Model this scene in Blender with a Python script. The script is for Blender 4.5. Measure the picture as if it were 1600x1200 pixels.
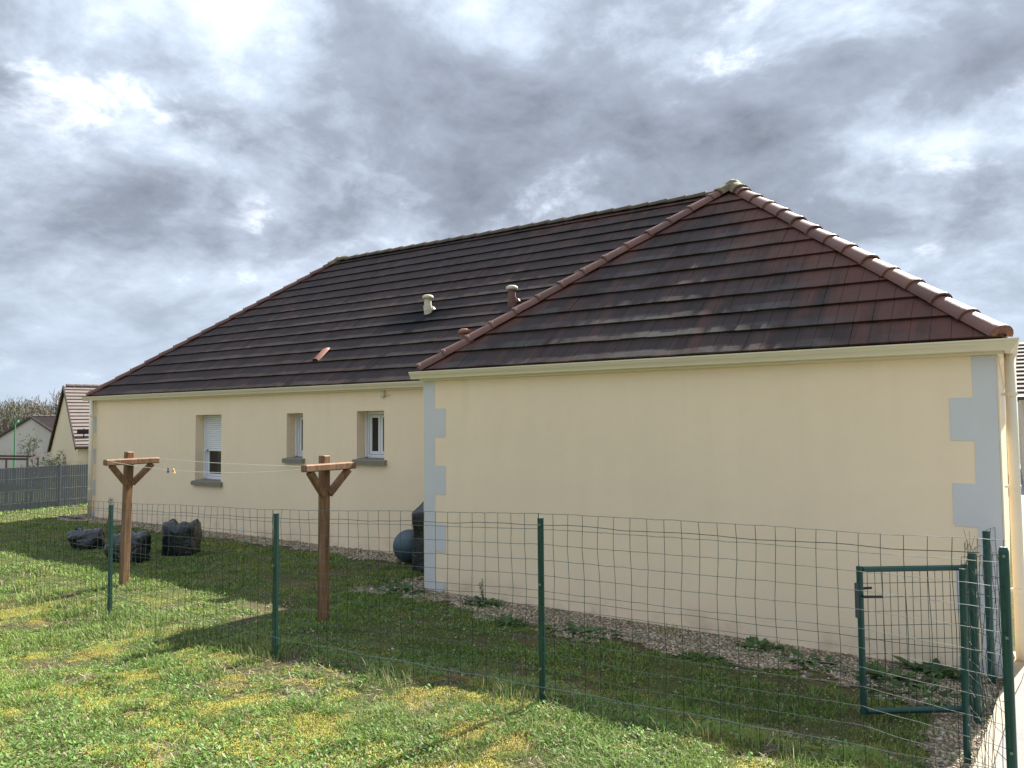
import bpy, bmesh, math, random
import numpy as np
from mathutils import Vector, Matrix, noise as mnoise

random.seed(7)
rng = np.random.default_rng(11)
scene = bpy.context.scene
for o in list(bpy.data.objects):
    bpy.data.objects.remove(o)
COL = scene.collection

# ------------------------------------------------------------------ camera
F_PX, PITCH, ROLL, YAW = 1166.76, 0.0489, -0.0084, -0.5866
CAM = Vector((5.911, -6.9607, 2.0196))
fw = Vector((math.sin(YAW), math.cos(YAW), 0)); rt = Vector((math.cos(YAW), -math.sin(YAW), 0)); up = Vector((0, 0, 1))
FWD = fw * math.cos(PITCH) + up * math.sin(PITCH)
UPV = up * math.cos(PITCH) - fw * math.sin(PITCH)
RGT = rt * math.cos(ROLL) + UPV * math.sin(ROLL)
UP2 = UPV * math.cos(ROLL) - rt * math.sin(ROLL)
camd = bpy.data.cameras.new("camera")
cam = bpy.data.objects.new("camera", camd); COL.objects.link(cam)
m = Matrix((RGT, UP2, -FWD)).transposed().to_4x4(); m.translation = CAM
cam.matrix_world = m
camd.sensor_width = 36.0
camd.lens = 36.0 * F_PX / 1600.0
camd.clip_start = 0.05
camd.clip_end = 3000.0
scene.camera = cam

# ------------------------------------------------------------------ light
SX, SY = 0.20, 1.13                       # ground run of a shadow per metre of height
SUN_DIR = Vector((SX, SY, 1.0)).normalized()
SUN_EL = math.asin(SUN_DIR.z)
SUN_AZ = math.atan2(SUN_DIR.x, SUN_DIR.y)
SUN_STRENGTH = 4.1
SKY_STRENGTH = 0.1
EXPOSURE = 1.90
sl = bpy.data.lights.new("sun", 'SUN'); sl.energy = SUN_STRENGTH; sl.angle = math.radians(0.5); sl.color = (1.0, 0.95, 0.86)
so = bpy.data.objects.new("sun", sl); COL.objects.link(so)
so.rotation_euler = (-SUN_DIR).to_track_quat('-Z', 'Y').to_euler()
so.location = (8, 20, 25)

scene.view_settings.view_transform = 'Standard'
scene.view_settings.look = 'None'
scene.view_settings.gamma = 1.0
scene.view_settings.exposure = EXPOSURE
scene.view_settings.use_curve_mapping = False
scene.render.engine = 'CYCLES'
scene.cycles.use_denoising = True
scene.cycles.denoiser = 'OPENIMAGEDENOISE'
scene.cycles.denoising_input_passes = 'RGB_ALBEDO_NORMAL'
scene.cycles.max_bounces = 8
scene.cycles.sample_clamp_indirect = 6.0


class NT:
    """small helper around a node tree"""
    def __init__(self, tree):
        self.t = tree; self.n = tree.nodes; self.l = tree.links
        self.n.clear()
    def node(self, typ, **kw):
        nd = self.n.new(typ)
        for k, v in kw.items():
            setattr(nd, k, v)
        return nd
    def put(self, nd, sock, val):
        s = nd.inputs[sock] if not isinstance(sock, bpy.types.NodeSocket) else sock
        if isinstance(val, bpy.types.NodeSocket):
            self.l.new(val, s)
        elif isinstance(val, (tuple, list)) and s.type == 'RGBA' and len(val) == 3:
            s.default_value = (*val, 1)
        else:
            s.default_value = val
    def math(self, op, a, b=0.0, c=0.0, clamp=False):
        nd = self.node('ShaderNodeMath', operation=op, use_clamp=clamp)
        self.put(nd, 0, a); self.put(nd, 1, b); self.put(nd, 2, c)
        return nd.outputs[0]
    def vmath(self, op, a, b=(0, 0, 0), scale=None):
        nd = self.node('ShaderNodeVectorMath', operation=op)
        self.put(nd, 0, a); self.put(nd, 1, b)
        if scale is not None: self.put(nd, 'Scale', scale)
        return nd.outputs['Value'] if op in ('DOT_PRODUCT', 'LENGTH', 'DISTANCE') else nd.outputs[0]
    def sep(self, v):
        nd = self.node('ShaderNodeSeparateXYZ'); self.put(nd, 0, v); return nd.outputs
    def comb(self, x, y, z):
        nd = self.node('ShaderNodeCombineXYZ')
        for i, v in enumerate((x, y, z)): self.put(nd, i, v)
        return nd.outputs[0]
    def noise(self, vec, scale, detail=4, rough=0.5, dist=0.0, lac=2.0, out='Fac'):
        nd = self.node('ShaderNodeTexNoise')
        if vec is not None: self.put(nd, 'Vector', vec)
        self.put(nd, 'Scale', scale); self.put(nd, 'Detail', detail); self.put(nd, 'Roughness', rough)
        self.put(nd, 'Distortion', dist); self.put(nd, 'Lacunarity', lac)
        return nd.outputs[out]
    def ramp(self, fac, stops, interp='LINEAR'):
        nd = self.node('ShaderNodeValToRGB'); cr = nd.color_ramp; cr.interpolation = interp
        while len(cr.elements) < len(stops): cr.elements.new(0.5)
        for e, (p, c) in zip(cr.elements, stops):
            e.position = p
            e.color = (*c, 1) if isinstance(c, (tuple, list)) else (c, c, c, 1)
        self.put(nd, 0, fac)
        return nd.outputs[0]
    def step(self, v, a, b):
        nd = self.node('ShaderNodeMapRange', interpolation_type='SMOOTHSTEP')
        self.put(nd, 0, v); self.put(nd, 1, a); self.put(nd, 2, b)
        return nd.outputs[0]
    def mix(self, fac, a, b, blend='MIX'):
        nd = self.node('ShaderNodeMix', data_type='RGBA', blend_type=blend)
        self.put(nd, nd.inputs[0], fac); self.put(nd, nd.inputs[6], a); self.put(nd, nd.inputs[7], b)
        return nd.outputs[2]
    def bump(self, height, strength=0.3, dist=0.01):
        nd = self.node('ShaderNodeBump'); self.put(nd, 'Strength', strength); self.put(nd, 'Distance', dist)
        self.put(nd, 'Height', height); return nd.outputs[0]
    def pos(self):
        return self.node('ShaderNodeNewGeometry').outputs['Position']
    def obj(self):
        return self.node('ShaderNodeTexCoord').outputs['Object']
    def rnd(self):
        return self.node('ShaderNodeObjectInfo').outputs['Random']


# world: Nishita sky behind a broken deck of stratocumulus
SKY_OFFSET = (14.7, 11.9, 4.3)
world = bpy.data.worlds.new("World"); scene.world = world; world.use_nodes = True
w = NT(world.node_tree)
sky = w.node('ShaderNodeTexSky', sky_type='NISHITA')
sky.sun_disc = False; sky.sun_elevation = SUN_EL; sky.sun_rotation = SUN_AZ
sky.air_density = 1.0; sky.dust_density = 1.0; sky.ozone_density = 1.0
dirv = w.node('ShaderNodeTexCoord').outputs['Generated']
dx, dy, dz = w.sep(dirv)
el = w.math('MAXIMUM', dz, 0.0)
inv = w.math('DIVIDE', 2.1, w.math('ADD', el, 0.48))
P2 = w.comb(w.math('MULTIPLY', dx, inv), w.math('MULTIPLY', dy, inv), w.math('MULTIPLY', w.math('MULTIPLY', dz, inv), 1.25))
wv = w.noise(P2, 0.9, 4, 0.55, out='Color')
wv = w.vmath('SCALE', w.vmath('SUBTRACT', wv, (0.5, 0.5, 0.5)), scale=0.30)
P3 = w.vmath('ADD', w.vmath('ADD', P2, wv), SKY_OFFSET)
deck_n = w.noise(P3, 0.75, 5, 0.50)                               # broad body of the deck
deck_f = w.noise(w.vmath('ADD', P3, (4.2, 8.8, 2.0)), 2.6, 12, 0.62, 0.1)
body = w.math('ADD', w.math('MULTIPLY', deck_n, 0.60), w.math('MULTIPLY', deck_f, 0.40))
cloud = w.ramp(body, [(0.32, (0.315, 0.337, 0.372)), (0.40, (0.225, 0.246, 0.279)), (0.47, (0.150, 0.167, 0.192)), (0.55, (0.090, 0.100, 0.117)), (0.68, (0.048, 0.053, 0.062))])
# thin bright breaks where the sun gets into the edges
zone = w.step(w.noise(w.vmath('ADD', P3, (9.0, 1.5, 6.0)), 1.25, 4, 0.5), 0.44, 0.62)
puff = w.step(w.noise(w.vmath('ADD', P3, (1.7, 5.1, 3.0)), 3.4, 12, 0.62, 0.15), 0.50, 0.66)
lit = w.math('MULTIPLY', w.math('MULTIPLY', puff, zone), w.step(body, 0.58, 0.40))
cloud = w.mix(lit, cloud, (0.365, 0.376, 0.392))
near_sun = w.step(w.vmath('DOT_PRODUCT', dirv, tuple(SUN_DIR)), 0.30, 1.0)
grad = w.math('ADD', 0.68, w.math('MULTIPLY', el, 1.5))           # an overcast deck is brightest overhead
grad = w.math('ADD', grad, w.math('MULTIPLY', near_sun, 0.18))
cloud = w.mix(1.0, cloud, w.comb(grad, grad, grad), 'MULTIPLY')
haze_f = w.step(el, 0.27, 0.0)
cloud = w.mix(w.math('MULTIPLY', haze_f, 0.75), cloud, (0.175, 0.203, 0.234))
cloud = w.mix(1.0, cloud, (0.955, 0.985, 1.035), 'MULTIPLY')
cloud10 = w.vmath('SCALE', cloud, scale=1.0 / SKY_STRENGTH)
gap = w.math('MULTIPLY', w.step(deck_f, 0.40, 0.30), w.step(deck_n, 0.46, 0.36))
skycol = w.mix(w.math('MULTIPLY', gap, w.math('SUBTRACT', 1.0, haze_f)), cloud10, sky.outputs[0])
bg = w.node('ShaderNodeBackground'); w.put(bg, 'Color', skycol); w.put(bg, 'Strength', SKY_STRENGTH)
wo = w.node('ShaderNodeOutputWorld'); w.l.new(bg.outputs[0], wo.inputs['Surface'])


# ------------------------------------------------------------------ materials
MATS = {}
def mat(name, build):
    mm = bpy.data.materials.new(name); mm.use_nodes = True
    n = NT(mm.node_tree)
    b = n.node('ShaderNodeBsdfPrincipled'); out = n.node('ShaderNodeOutputMaterial')
    n.l.new(b.outputs[0], out.inputs['Surface'])
    build(n, b, out); MATS[name] = mm
    return mm

def simple(name, col, rough=0.6, metal=0.0, var=0.12, vscale=6.0, bump=0.0, bscale=60.0, spec=0.5):
    def f(n, b, out):
        p = n.obj()
        v = n.noise(p, vscale, 5, 0.6)
        k = n.math('ADD', 1.0 - var, n.math('MULTIPLY', v, 2 * var))
        n.put(b, 'Base Color', n.mix(1.0, col, n.comb(k, k, k), 'MULTIPLY'))
        n.put(b, 'Roughness', rough); n.put(b, 'Metallic', metal); n.put(b, 'Specular IOR Level', spec)
        if bump: n.put(b, 'Normal', n.bump(n.noise(p, bscale, 4, 0.6), bump, 0.01))
    return mat(name, f)

def render_mat(name, col, grain=1.0):
    def f(n, b, out):
        p = n.pos()
        big = n.noise(p, 0.9, 5, 0.6); mid = n.noise(p, 7.0, 5, 0.6); g = n.noise(p, 170.0, 3, 0.7)
        px, py, pz = n.sep(p)
        streak = n.noise(n.comb(n.math('MULTIPLY', px, 5.0), n.math('MULTIPLY', py, 5.0), n.math('MULTIPLY', pz, 0.5)), 1.0, 5, 0.6)
        k = n.math('ADD', 0.93, n.math('MULTIPLY', big, 0.14))
        k = n.math('ADD', k, n.math('MULTIPLY', n.math('SUBTRACT', mid, 0.5), 0.06))
        k = n.math('ADD', k, n.math('MULTIPLY', n.math('SUBTRACT', g, 0.5), 0.07))
        k = n.math('ADD', k, n.math('MULTIPLY', n.math('SUBTRACT', streak, 0.5), 0.07))
        c = n.mix(1.0, col, n.comb(k, k, k), 'MULTIPLY')
        dirt = n.math('MULTIPLY', n.step(pz, 0.32, 0.0), n.step(n.noise(p, 2.5, 6, 0.65), 0.40, 0.72))
        c = n.mix(n.math('MULTIPLY', dirt, 0.55), c, (0.42, 0.33, 0.21))
        run_ = n.noise(n.comb(n.math('MULTIPLY', px, 2.6), n.math('MULTIPLY', py, 2.6), n.math('MULTIPLY', pz, 0.12)), 1.0, 6, 0.7)
        rain = n.math('MULTIPLY', n.step(run_, 0.54, 0.74), n.step(pz, 1.2, 2.5))
        c = n.mix(n.math('MULTIPLY', rain, 0.08), c, (0.40, 0.36, 0.25))
        vo = n.node('ShaderNodeTexVoronoi'); n.put(vo, 'Vector', p); n.put(vo, 'Scale', 2.3)
        spot = n.math('MULTIPLY', n.step(vo.outputs['Distance'], 0.035, 0.015), n.step(n.noise(p, 0.8, 2, 0.5), 0.50, 0.56))
        c = n.mix(n.math('MULTIPLY', spot, 0.5), c, (0.30, 0.25, 0.17))
        n.put(b, 'Base Color', c); n.put(b, 'Roughness', 0.93); n.put(b, 'Specular IOR Level', 0.2)
        h = n.math('ADD', n.math('MULTIPLY', n.noise(p, 240.0, 2, 0.6), 1.0), n.math('MULTIPLY', n.noise(p, 60.0, 3, 0.6), 0.7))
        n.put(b, 'Normal', n.bump(h, 0.42 * grain, 0.003))
    return mat(name, f)

render_mat('cream_render', (0.91, 0.732, 0.518))
render_mat('grey_render', (0.635, 0.632, 0.622))
render_mat('far_cream', (0.78, 0.66, 0.46)); render_mat('far_greige', (0.56, 0.51, 0.45))
simple('cream_pvc', (0.78, 0.70, 0.535), 0.42, var=0.06, vscale=3.0)
simple('white_pvc', (0.80, 0.81, 0.83), 0.35, var=0.03)
simple('concrete_sill', (0.23, 0.205, 0.165), 0.9, var=0.22, vscale=9, bump=0.4)
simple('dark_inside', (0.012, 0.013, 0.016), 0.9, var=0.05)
simple('green_paint', (0.010, 0.060, 0.050), 0.42, var=0.15, vscale=14)
simple('green_wire', (0.012, 0.034, 0.024), 0.45, var=0.15)
simple('galv_wire', (0.19, 0.27, 0.21), 0.4, metal=0.3, var=0.1)
simple('steel', (0.35, 0.35, 0.36), 0.35, metal=0.9, var=0.1)
simple('black_plastic', (0.012, 0.013, 0.015), 0.5, var=0.2)
simple('anthracite', (0.055, 0.062, 0.072), 0.55, var=0.15)
simple('slat_grey', (0.105, 0.116, 0.132), 0.5, var=0.3, vscale=3.0)
simple('blue_plastic', (0.02, 0.03, 0.22), 0.4); simple('yellow_plastic', (0.75, 0.40, 0.03), 0.4)
simple('cord', (0.80, 0.76, 0.62), 0.7, var=0.05)
simple('far_lamp_green', (0.035, 0.24, 0.09), 0.5)
simple('brown_metal', (0.045, 0.028, 0.025), 0.5)
simple('bark', (0.11, 0.09, 0.07), 0.9, var=0.3, vscale=20, bump=0.5)
simple('twig', (0.20, 0.165, 0.125), 0.9, var=0.2)
simple('vent_cream', (0.58, 0.53, 0.41), 0.6, var=0.15, vscale=14)
simple('vent_brown', (0.16, 0.082, 0.064), 0.65, var=0.2, vscale=14)
simple('vent_tile', (0.30, 0.125, 0.085), 0.65, var=0.15, vscale=12)
simple('ball_rubber', (0.050, 0.085, 0.105), 0.45, var=0.25, vscale=5)
simple('stone_kerb', (0.31, 0.265, 0.20), 0.9, var=0.2, vscale=9, bump=0.4)
simple('roof_underlay', (0.012, 0.011, 0.012), 0.95)
simple('wild_leaf', (0.045, 0.105, 0.032), 0.55, var=0.35, vscale=30)

def glass(n, b, out):
    n.put(b, 'Base Color', (0.02, 0.022, 0.026)); n.put(b, 'Roughness', 0.05); n.put(b, 'Specular IOR Level', 0.6)
mat('window_glass', glass)

def wood(n, b, out):
    p = n.obj(); x, y, z = n.sep(p)
    g = n.noise(n.comb(n.math('MULTIPLY', x, 38.0), n.math('MULTIPLY', y, 38.0), n.math('MULTIPLY', z, 2.2)), 1.0, 6, 0.65, 0.6)
    v = n.noise(p, 2.0, 4, 0.5)
    c = n.ramp(g, [(0.3, (0.092, 0.043, 0.020)), (0.52, (0.205, 0.105, 0.050)), (0.72, (0.32, 0.185, 0.10))])
    k = n.math('ADD', 0.72, n.math('MULTIPLY', v, 0.6))
    c = n.mix(1.0, c, n.comb(k, k, k), 'MULTIPLY')
    grey = n.step(n.noise(p, 5.0, 5, 0.6), 0.52, 0.75)
    c = n.mix(n.math('MULTIPLY', grey, 0.35), c, (0.27, 0.22, 0.16))
    n.put(b, 'Base Color', c); n.put(b, 'Roughness', 0.75); n.put(b, 'Normal', n.bump(g, 0.5, 0.004))
mat('stained_wood', wood)

def bagmat(n, b, out):
    p = n.obj()
    h = n.noise(p, 7.0, 5, 0.62, 1.2); h2 = n.noise(p, 26.0, 3, 0.6, 0.8)
    n.put(b, 'Base Color', n.mix(n.step(h, 0.45, 0.75), (0.010, 0.011, 0.015), (0.022, 0.024, 0.031)))
    n.put(b, 'Roughness', 0.26); n.put(b, 'Specular IOR Level', 0.6)
    n.put(b, 'Normal', n.bump(n.math('ADD', h, n.math('MULTIPLY', h2, 0.35)), 0.5, 0.02))
mat('black_bag', bagmat)

# geometry of the house (metres; x along the facade, y away from the viewer)
L, HW, DREC, M, TT, ZE, OV, DM = 5.852, 2.5, 1.603, 10.936, 0.8363, 2.622, 0.043, 3.765
RM = DM + OV; RW = L / 2 + OV
TH = math.atan(TT); CT, ST = math.cos(TH), math.sin(TH)
GAUGE = 0.342
TILE_W = 0.302

def tilemat(name, wing):
    def f(n, b, out):
        p = n.pos(); x, y, z = n.sep(p)
        run = n.math('DIVIDE', n.math('SUBTRACT', z, ZE), ST)              # metres up the slope
        course = n.math('FLOOR', n.math('DIVIDE', run, GAUGE))
        along = n.math('DIVIDE', n.math('ADD', x, n.math('MULTIPLY', course, 0.151)), 0.151)
        idn = n.node('ShaderNodeTexWhiteNoise', noise_dimensions='3D')
        n.put(idn, 'Vector', n.comb(n.math('FLOOR', along), course, n.math('FLOOR', n.math('MULTIPLY', y, 0.2))))
        rv = idn.outputs['Value']
        streak = n.noise(n.comb(n.math('MULTIPLY', x, 5.5), n.math('MULTIPLY', y, 5.5 if not wing else 0.4), n.math('MULTIPLY', run, 0.8)), 1.0, 6, 0.68, 0.2)
        blot = n.noise(p, 0.55, 4, 0.55)
        frac = n.math('FRACT', n.math('DIVIDE', run, GAUGE))
        if wing:
            hip = n.math('SUBTRACT', RW, n.math('ADD', n.math('MULTIPLY', run, CT), n.math('ABSOLUTE', n.math('SUBTRACT', x, L / 2))))
            side = n.step(x, L * 0.30, L * 0.95)                           # the right-hand hip is washed clean further in
            width = n.math('ADD', 0.55, n.math('MULTIPLY', side, 1.55))
            red = n.math('SUBTRACT', 1.0, n.math('DIVIDE', hip, width), clamp=True)
            top = n.step(run, 2.2, 4.2)
            red = n.math('MAXIMUM', red, n.math('MULTIPLY', top, 0.9))
            red = n.math('MAXIMUM', red, 0.24)
        else:
            hipl = n.math('SUBTRACT', n.math('ADD', x, M + OV), n.math('MULTIPLY', run, CT))
            red = n.math('MULTIPLY', n.math('SUBTRACT', 1.0, n.math('DIVIDE', hipl, 0.55), clamp=True), 0.55)
            red = n.math('MAXIMUM', red, n.math('MULTIPLY', n.step(run, 4.1, 4.95), n.math('MULTIPLY', n.step(x, -6.0, 0.5), 0.62)))
            red = n.math('MAXIMUM', red, 0.15)
        rr = n.math('ADD', red, n.math('MULTIPLY', n.math('SUBTRACT', streak, 0.5), 1.7))
        rr = n.math('ADD', rr, n.math('MULTIPLY', n.math('SUBTRACT', rv, 0.5), 0.34))
        rr = n.math('ADD', rr, n.math('MULTIPLY', n.math('SUBTRACT', blot, 0.5), 0.5))
        rr = n.step(rr, 0.10, 0.98)
        clay = n.mix(rv, (0.128, 0.054, 0.039), (0.088, 0.040, 0.031))
        grime = n.mix(n.noise(p, 1.3, 4, 0.6), (0.026, 0.0188, 0.0185), (0.054, 0.038, 0.033))
        c = n.mix(rr, grime, clay)
        # washed lower margin of each tile
        pale = n.math('MULTIPLY', n.step(frac, 0.50, 0.44), n.step(n.noise(n.vmath('MULTIPLY', p, (1.6, 1.6, 0.8)), 1.0, 5, 0.6), 0.40, 0.62))
        pale = n.math('MULTIPLY', pale, n.math('SUBTRACT', 1.0, n.math('MULTIPLY', rr, 0.8)))
        c = n.mix(n.math('MULTIPLY', pale, 0.46 if wing else 0.20), c, (0.105, 0.100, 0.094))
        lich = n.math('MULTIPLY', n.step(n.noise(p, 2.1, 6, 0.7), 0.60, 0.74), n.math('MULTIPLY', red, 0.55))
        c = n.mix(lich, c, (0.17, 0.115, 0.03))
        k = n.math('ADD', 0.86, n.math('MULTIPLY', rv, 0.28))
        c = n.mix(1.0, c, n.comb(k, k, k), 'MULTIPLY')
        if not wing:
            dv = n.vmath('DISTANCE', n.vmath('MULTIPLY', p, (0.62, 1.0, 1.0)), (-2.62 * 0.62, 2.98, 3.80))
            soot = n.math('MULTIPLY', n.step(dv, 0.75, 0.15), n.math('ADD', 0.55, n.math('MULTIPLY', streak, 0.6)))
            c = n.mix(n.math('MULTIPLY', soot, 1.15, clamp=True), c, (0.004, 0.004, 0.005))
        n.put(b, 'Base Color', c); n.put(b, 'Roughness', 0.72); n.put(b, 'Specular IOR Level', 0.16)
        n.put(b, 'Normal', n.bump(n.noise(p, 55.0, 4, 0.65), 0.25, 0.006))
    return mat(name, f)
tilemat('tile_main', False); tilemat('tile_wing', True)

def capmat(name, mossy):
    def f(n, b, out):
        p = n.pos(); rv = n.rnd()
        v = n.noise(p, 6.0, 5, 0.6)
        c = n.mix(v, (0.100, 0.041, 0.029), (0.185, 0.080, 0.057))
        k = n.math('ADD', 0.78, n.math('MULTIPLY', rv, 0.4)); c = n.mix(1.0, c, n.comb(k, k, k), 'MULTIPLY')
        mo = n.noise(p, 9.0, 6, 0.7)
        if mossy > 0.5:
            c = n.mix(n.step(mo, 0.30, 0.55), c, n.mix(v, (0.050, 0.046, 0.036), (0.125, 0.118, 0.082)) if mossy < 1.2 else n.mix(v, (0.12, 0.11, 0.07), (0.26, 0.22, 0.12)))
        else:
            c = n.mix(n.math('MULTIPLY', n.step(mo, 0.56, 0.72), mossy), c, (0.16, 0.12, 0.055))
        n.put(b, 'Base Color', c); n.put(b, 'Roughness', 0.58 if mossy < 0.5 else 0.85)
        n.put(b, 'Normal', n.bump(n.noise(p, 40.0, 4, 0.6), 0.3 if mossy < 0.5 else 0.9, 0.008))
    return mat(name, f)
capmat('cap_clay', 0.45); capmat('cap_moss', 1.0); capmat('cap_lichen', 1.5)

def groundmat(n, b, out):
    p = n.pos()
    a = n.noise(p, 1.1, 5, 0.6); g = n.noise(p, 9.0, 6, 0.7); f2 = n.noise(p, 45.0, 4, 0.7)
    c = n.mix(n.step(g, 0.35, 0.7), (0.055, 0.070, 0.024), (0.110, 0.112, 0.045))
    c = n.mix(n.step(a, 0.55, 0.75), c, (0.115, 0.085, 0.050))
    c = n.mix(n.math('MULTIPLY', n.step(f2, 0.52, 0.72), 0.6), c, (0.12, 0.10, 0.05))
    ba = n.node('ShaderNodeAttribute', attribute_name='bare').outputs['Fac']
    c = n.mix(n.math('MULTIPLY', ba, 0.65), c, n.mix(f2, (0.060, 0.042, 0.027), (0.15, 0.11, 0.072)))
    mo = n.node('ShaderNodeAttribute', attribute_name='moss').outputs['Fac']
    c = n.mix(n.math('MULTIPLY', mo, 0.8), c, n.mix(g, (0.20, 0.18, 0.04), (0.30, 0.24, 0.06)))
    n.put(b, 'Base Color', c); n.put(b, 'Roughness', 0.95); n.put(b, 'Specular IOR Level', 0.1)
    n.put(b, 'Normal', n.bump(n.math('ADD', g, f2), 0.8, 0.03))
mat('soil', groundmat)

def attr_leaf(name, trans=0.35, rough=0.6):
    def f(n, b, out):
        at = n.node('ShaderNodeAttribute', attribute_name='col')
        tr = n.node('ShaderNodeBsdfTranslucent'); mx = n.node('ShaderNodeMixShader')
        n.put(b, 'Base Color', at.outputs['Color']); n.put(b, 'Roughness', rough); n.put(b, 'Specular IOR Level', 0.35)
        n.put(tr, 'Color', at.outputs['Color'])
        n.put(mx, 0, trans); n.l.new(b.outputs[0], mx.inputs[1]); n.l.new(tr.outputs[0], mx.inputs[2])
        n.l.new(mx.outputs[0], out.inputs['Surface'])
    return mat(name, f)
attr_leaf('blade'); attr_leaf('leafy', 0.3, 0.5)
def stonemat(n, b, out):
    at = n.node('ShaderNodeAttribute', attribute_name='col')
    n.put(b, 'Base Color', at.outputs['Color']); n.put(b, 'Roughness', 0.85)
mat('pebble', stonemat)
def gravelbed(n, b, out):
    p = n.pos(); v = n.node('ShaderNodeTexVoronoi'); n.put(v, 'Vector', p); n.put(v, 'Scale', 55.0)
    c = n.mix(n.noise(p, 30.0, 4, 0.7), (0.085, 0.064, 0.042), (0.235, 0.18, 0.122))
    c = n.mix(n.step(n.noise(p, 3.2, 5, 0.65), 0.50, 0.66), c, (0.075, 0.062, 0.036))
    n.put(b, 'Base Color', c); n.put(b, 'Roughness', 0.95); n.put(b, 'Normal', n.bump(v.outputs['Distance'], 1.0, 0.02))
mat('gravel_fines', gravelbed)
def concrete(n, b, out):
    p = n.pos()
    c = n.mix(n.noise(p, 3.0, 6, 0.65), (0.15, 0.148, 0.142), (0.28, 0.27, 0.255))
    c = n.mix(n.math('MULTIPLY', n.step(n.noise(p, 60.0, 3, 0.7), 0.5, 0.7), 0.35), c, (0.11, 0.10, 0.095))
    n.put(b, 'Base Color', c); n.put(b, 'Roughness', 0.9); n.put(b, 'Normal', n.bump(n.noise(p, 90.0, 3, 0.6), 0.4, 0.004))
mat('path_concrete', concrete)
def farroof(n, b, out):
    p = n.pos()
    c = n.mix(n.noise(p, 3.0, 5, 0.6), (0.115, 0.092, 0.082), (0.195, 0.160, 0.143))
    n.put(b, 'Base Color', c); n.put(b, 'Roughness', 0.8)
mat('far_tile', farroof)
simple('far_dark_tile', (0.060, 0.046, 0.042), 0.8, var=0.4, vscale=2.0)


# ------------------------------------------------------------------ mesh helpers
class MB:
    def __init__(self): self.v = []; self.f = []; self.c = None
    def add(self, vs, fs):
        b = len(self.v); self.v += [tuple(q) for q in vs]; self.f += [tuple(b + i for i in f) for f in fs]; return self
    def box(self, a, b):
        (x0, y0, z0), (x1, y1, z1) = a, b
        return self.add([(x0, y0, z0), (x1, y0, z0), (x1, y1, z0), (x0, y1, z0), (x0, y0, z1), (x1, y0, z1), (x1, y1, z1), (x0, y1, z1)],
                        [(0, 3, 2, 1), (4, 5, 6, 7), (0, 1, 5, 4), (1, 2, 6, 5), (2, 3, 7, 6), (3, 0, 4, 7)])
    def bevbox(self, a, b, r=0.006):
        bm = bmesh.new(); bmesh.ops.create_cube(bm, size=1.0)
        sx, sy, sz = (b[i] - a[i] for i in range(3))
        for vv in bm.verts:
            vv.co = Vector((a[0] + (vv.co.x + .5) * sx, a[1] + (vv.co.y + .5) * sy, a[2] + (vv.co.z + .5) * sz))
        bmesh.ops.bevel(bm, geom=bm.edges[:], offset=r, segments=1, affect='EDGES')
        bm.verts.ensure_lookup_table()
        self.add([q.co.copy() for q in bm.verts], [[q.index for q in f.verts] for f in bm.faces]); bm.free(); return self
    def beam(self, A, B, wd, ht, upv=(0, 0, 1)):
        A = Vector(A); B = Vector(B); d = (B - A).normalized(); s = d.cross(Vector(upv))
        if s.length < 1e-4: s = Vector((1, 0, 0))
        s.normalize(); u = s.cross(d)
        vs = []
        for p in (A, B):
            for i, j in ((-1, -1), (1, -1), (1, 1), (-1, 1)):
                vs.append(p + s * (i * wd / 2) + u * (j * ht / 2))
        return self.add(vs, [(3, 2, 1, 0), (4, 5, 6, 7), (0, 1, 5, 4), (1, 2, 6, 5), (2, 3, 7, 6), (3, 0, 4, 7)])
    def tube(self, pts, r, seg=6, cap=True):
        pts = [Vector(q) for q in pts]; n = len(pts)
        rs = r if isinstance(r, (list, tuple)) else [r] * n
        base = len(self.v); prev = None
        for i, q in enumerate(pts):
            d = (pts[min(i + 1, n - 1)] - pts[max(i - 1, 0)])
            if d.length < 1e-9: d = Vector((0, 0, 1))
            d.normalize()
            if prev is None:
                s = d.cross(Vector((0, 0, 1)))
                if s.length < 1e-3: s = d.cross(Vector((1, 0, 0)))
            else:
                s = prev - d * prev.dot(d)
            s.normalize(); prev = s; u = d.cross(s)
            for k in range(seg):
                a = 2 * math.pi * k / seg
                self.v.append(tuple(q + (s * math.cos(a) + u * math.sin(a)) * rs[i]))
        for i in range(n - 1):
            for k in range(seg):
                a = base + i * seg + k; b = base + i * seg + (k + 1) % seg
                self.f.append((a, b, b + seg, a + seg))
        if cap and seg > 2:
            self.f.append(tuple(base + k for k in range(seg))[::-1])
            self.f.append(tuple(base + (n - 1) * seg + k for k in range(seg)))
        return self
    def lathe(self, prof, origin, seg=20, axis=None):
        base = len(self.v); o = Vector(origin)
        for r, z in prof:
            for k in range(seg):
                a = 2 * math.pi * k / seg
                self.v.append((o.x + r * math.cos(a), o.y + r * math.sin(a), o.z + z))
        for i in range(len(prof) - 1):
            for k in range(seg):
                a = base + i * seg + k; b = base + i * seg + (k + 1) % seg
                self.f.append((a, b, b + seg, a + seg))
        return self
    def sweep(self, prof, path, side, closed_ends=True):
        """prof: list of (out, z); path: points; side: list of unit outward vectors (mitred) per point"""
        base = len(self.v); k = len(prof)
        for q, s in zip(path, side):
            q = Vector(q); s = Vector(s)
            for a, z in prof: self.v.append(tuple(q + s * a + Vector((0, 0, z))))
        for i in range(len(path) - 1):
            for j in range(k - 1):
                a = base + i * k + j
                self.f.append((a, a + 1, a + 1 + k, a + k))
        return self

def mesh_of(name, mb, mat_, smooth=False):
    me = bpy.data.meshes.new(name)
    me.from_pydata(mb.v, [], mb.f); me.update()
    if mat_: me.materials.append(MATS[mat_])
    if smooth: me.polygons.foreach_set('use_smooth', [True] * len(me.polygons))
    return me

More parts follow.
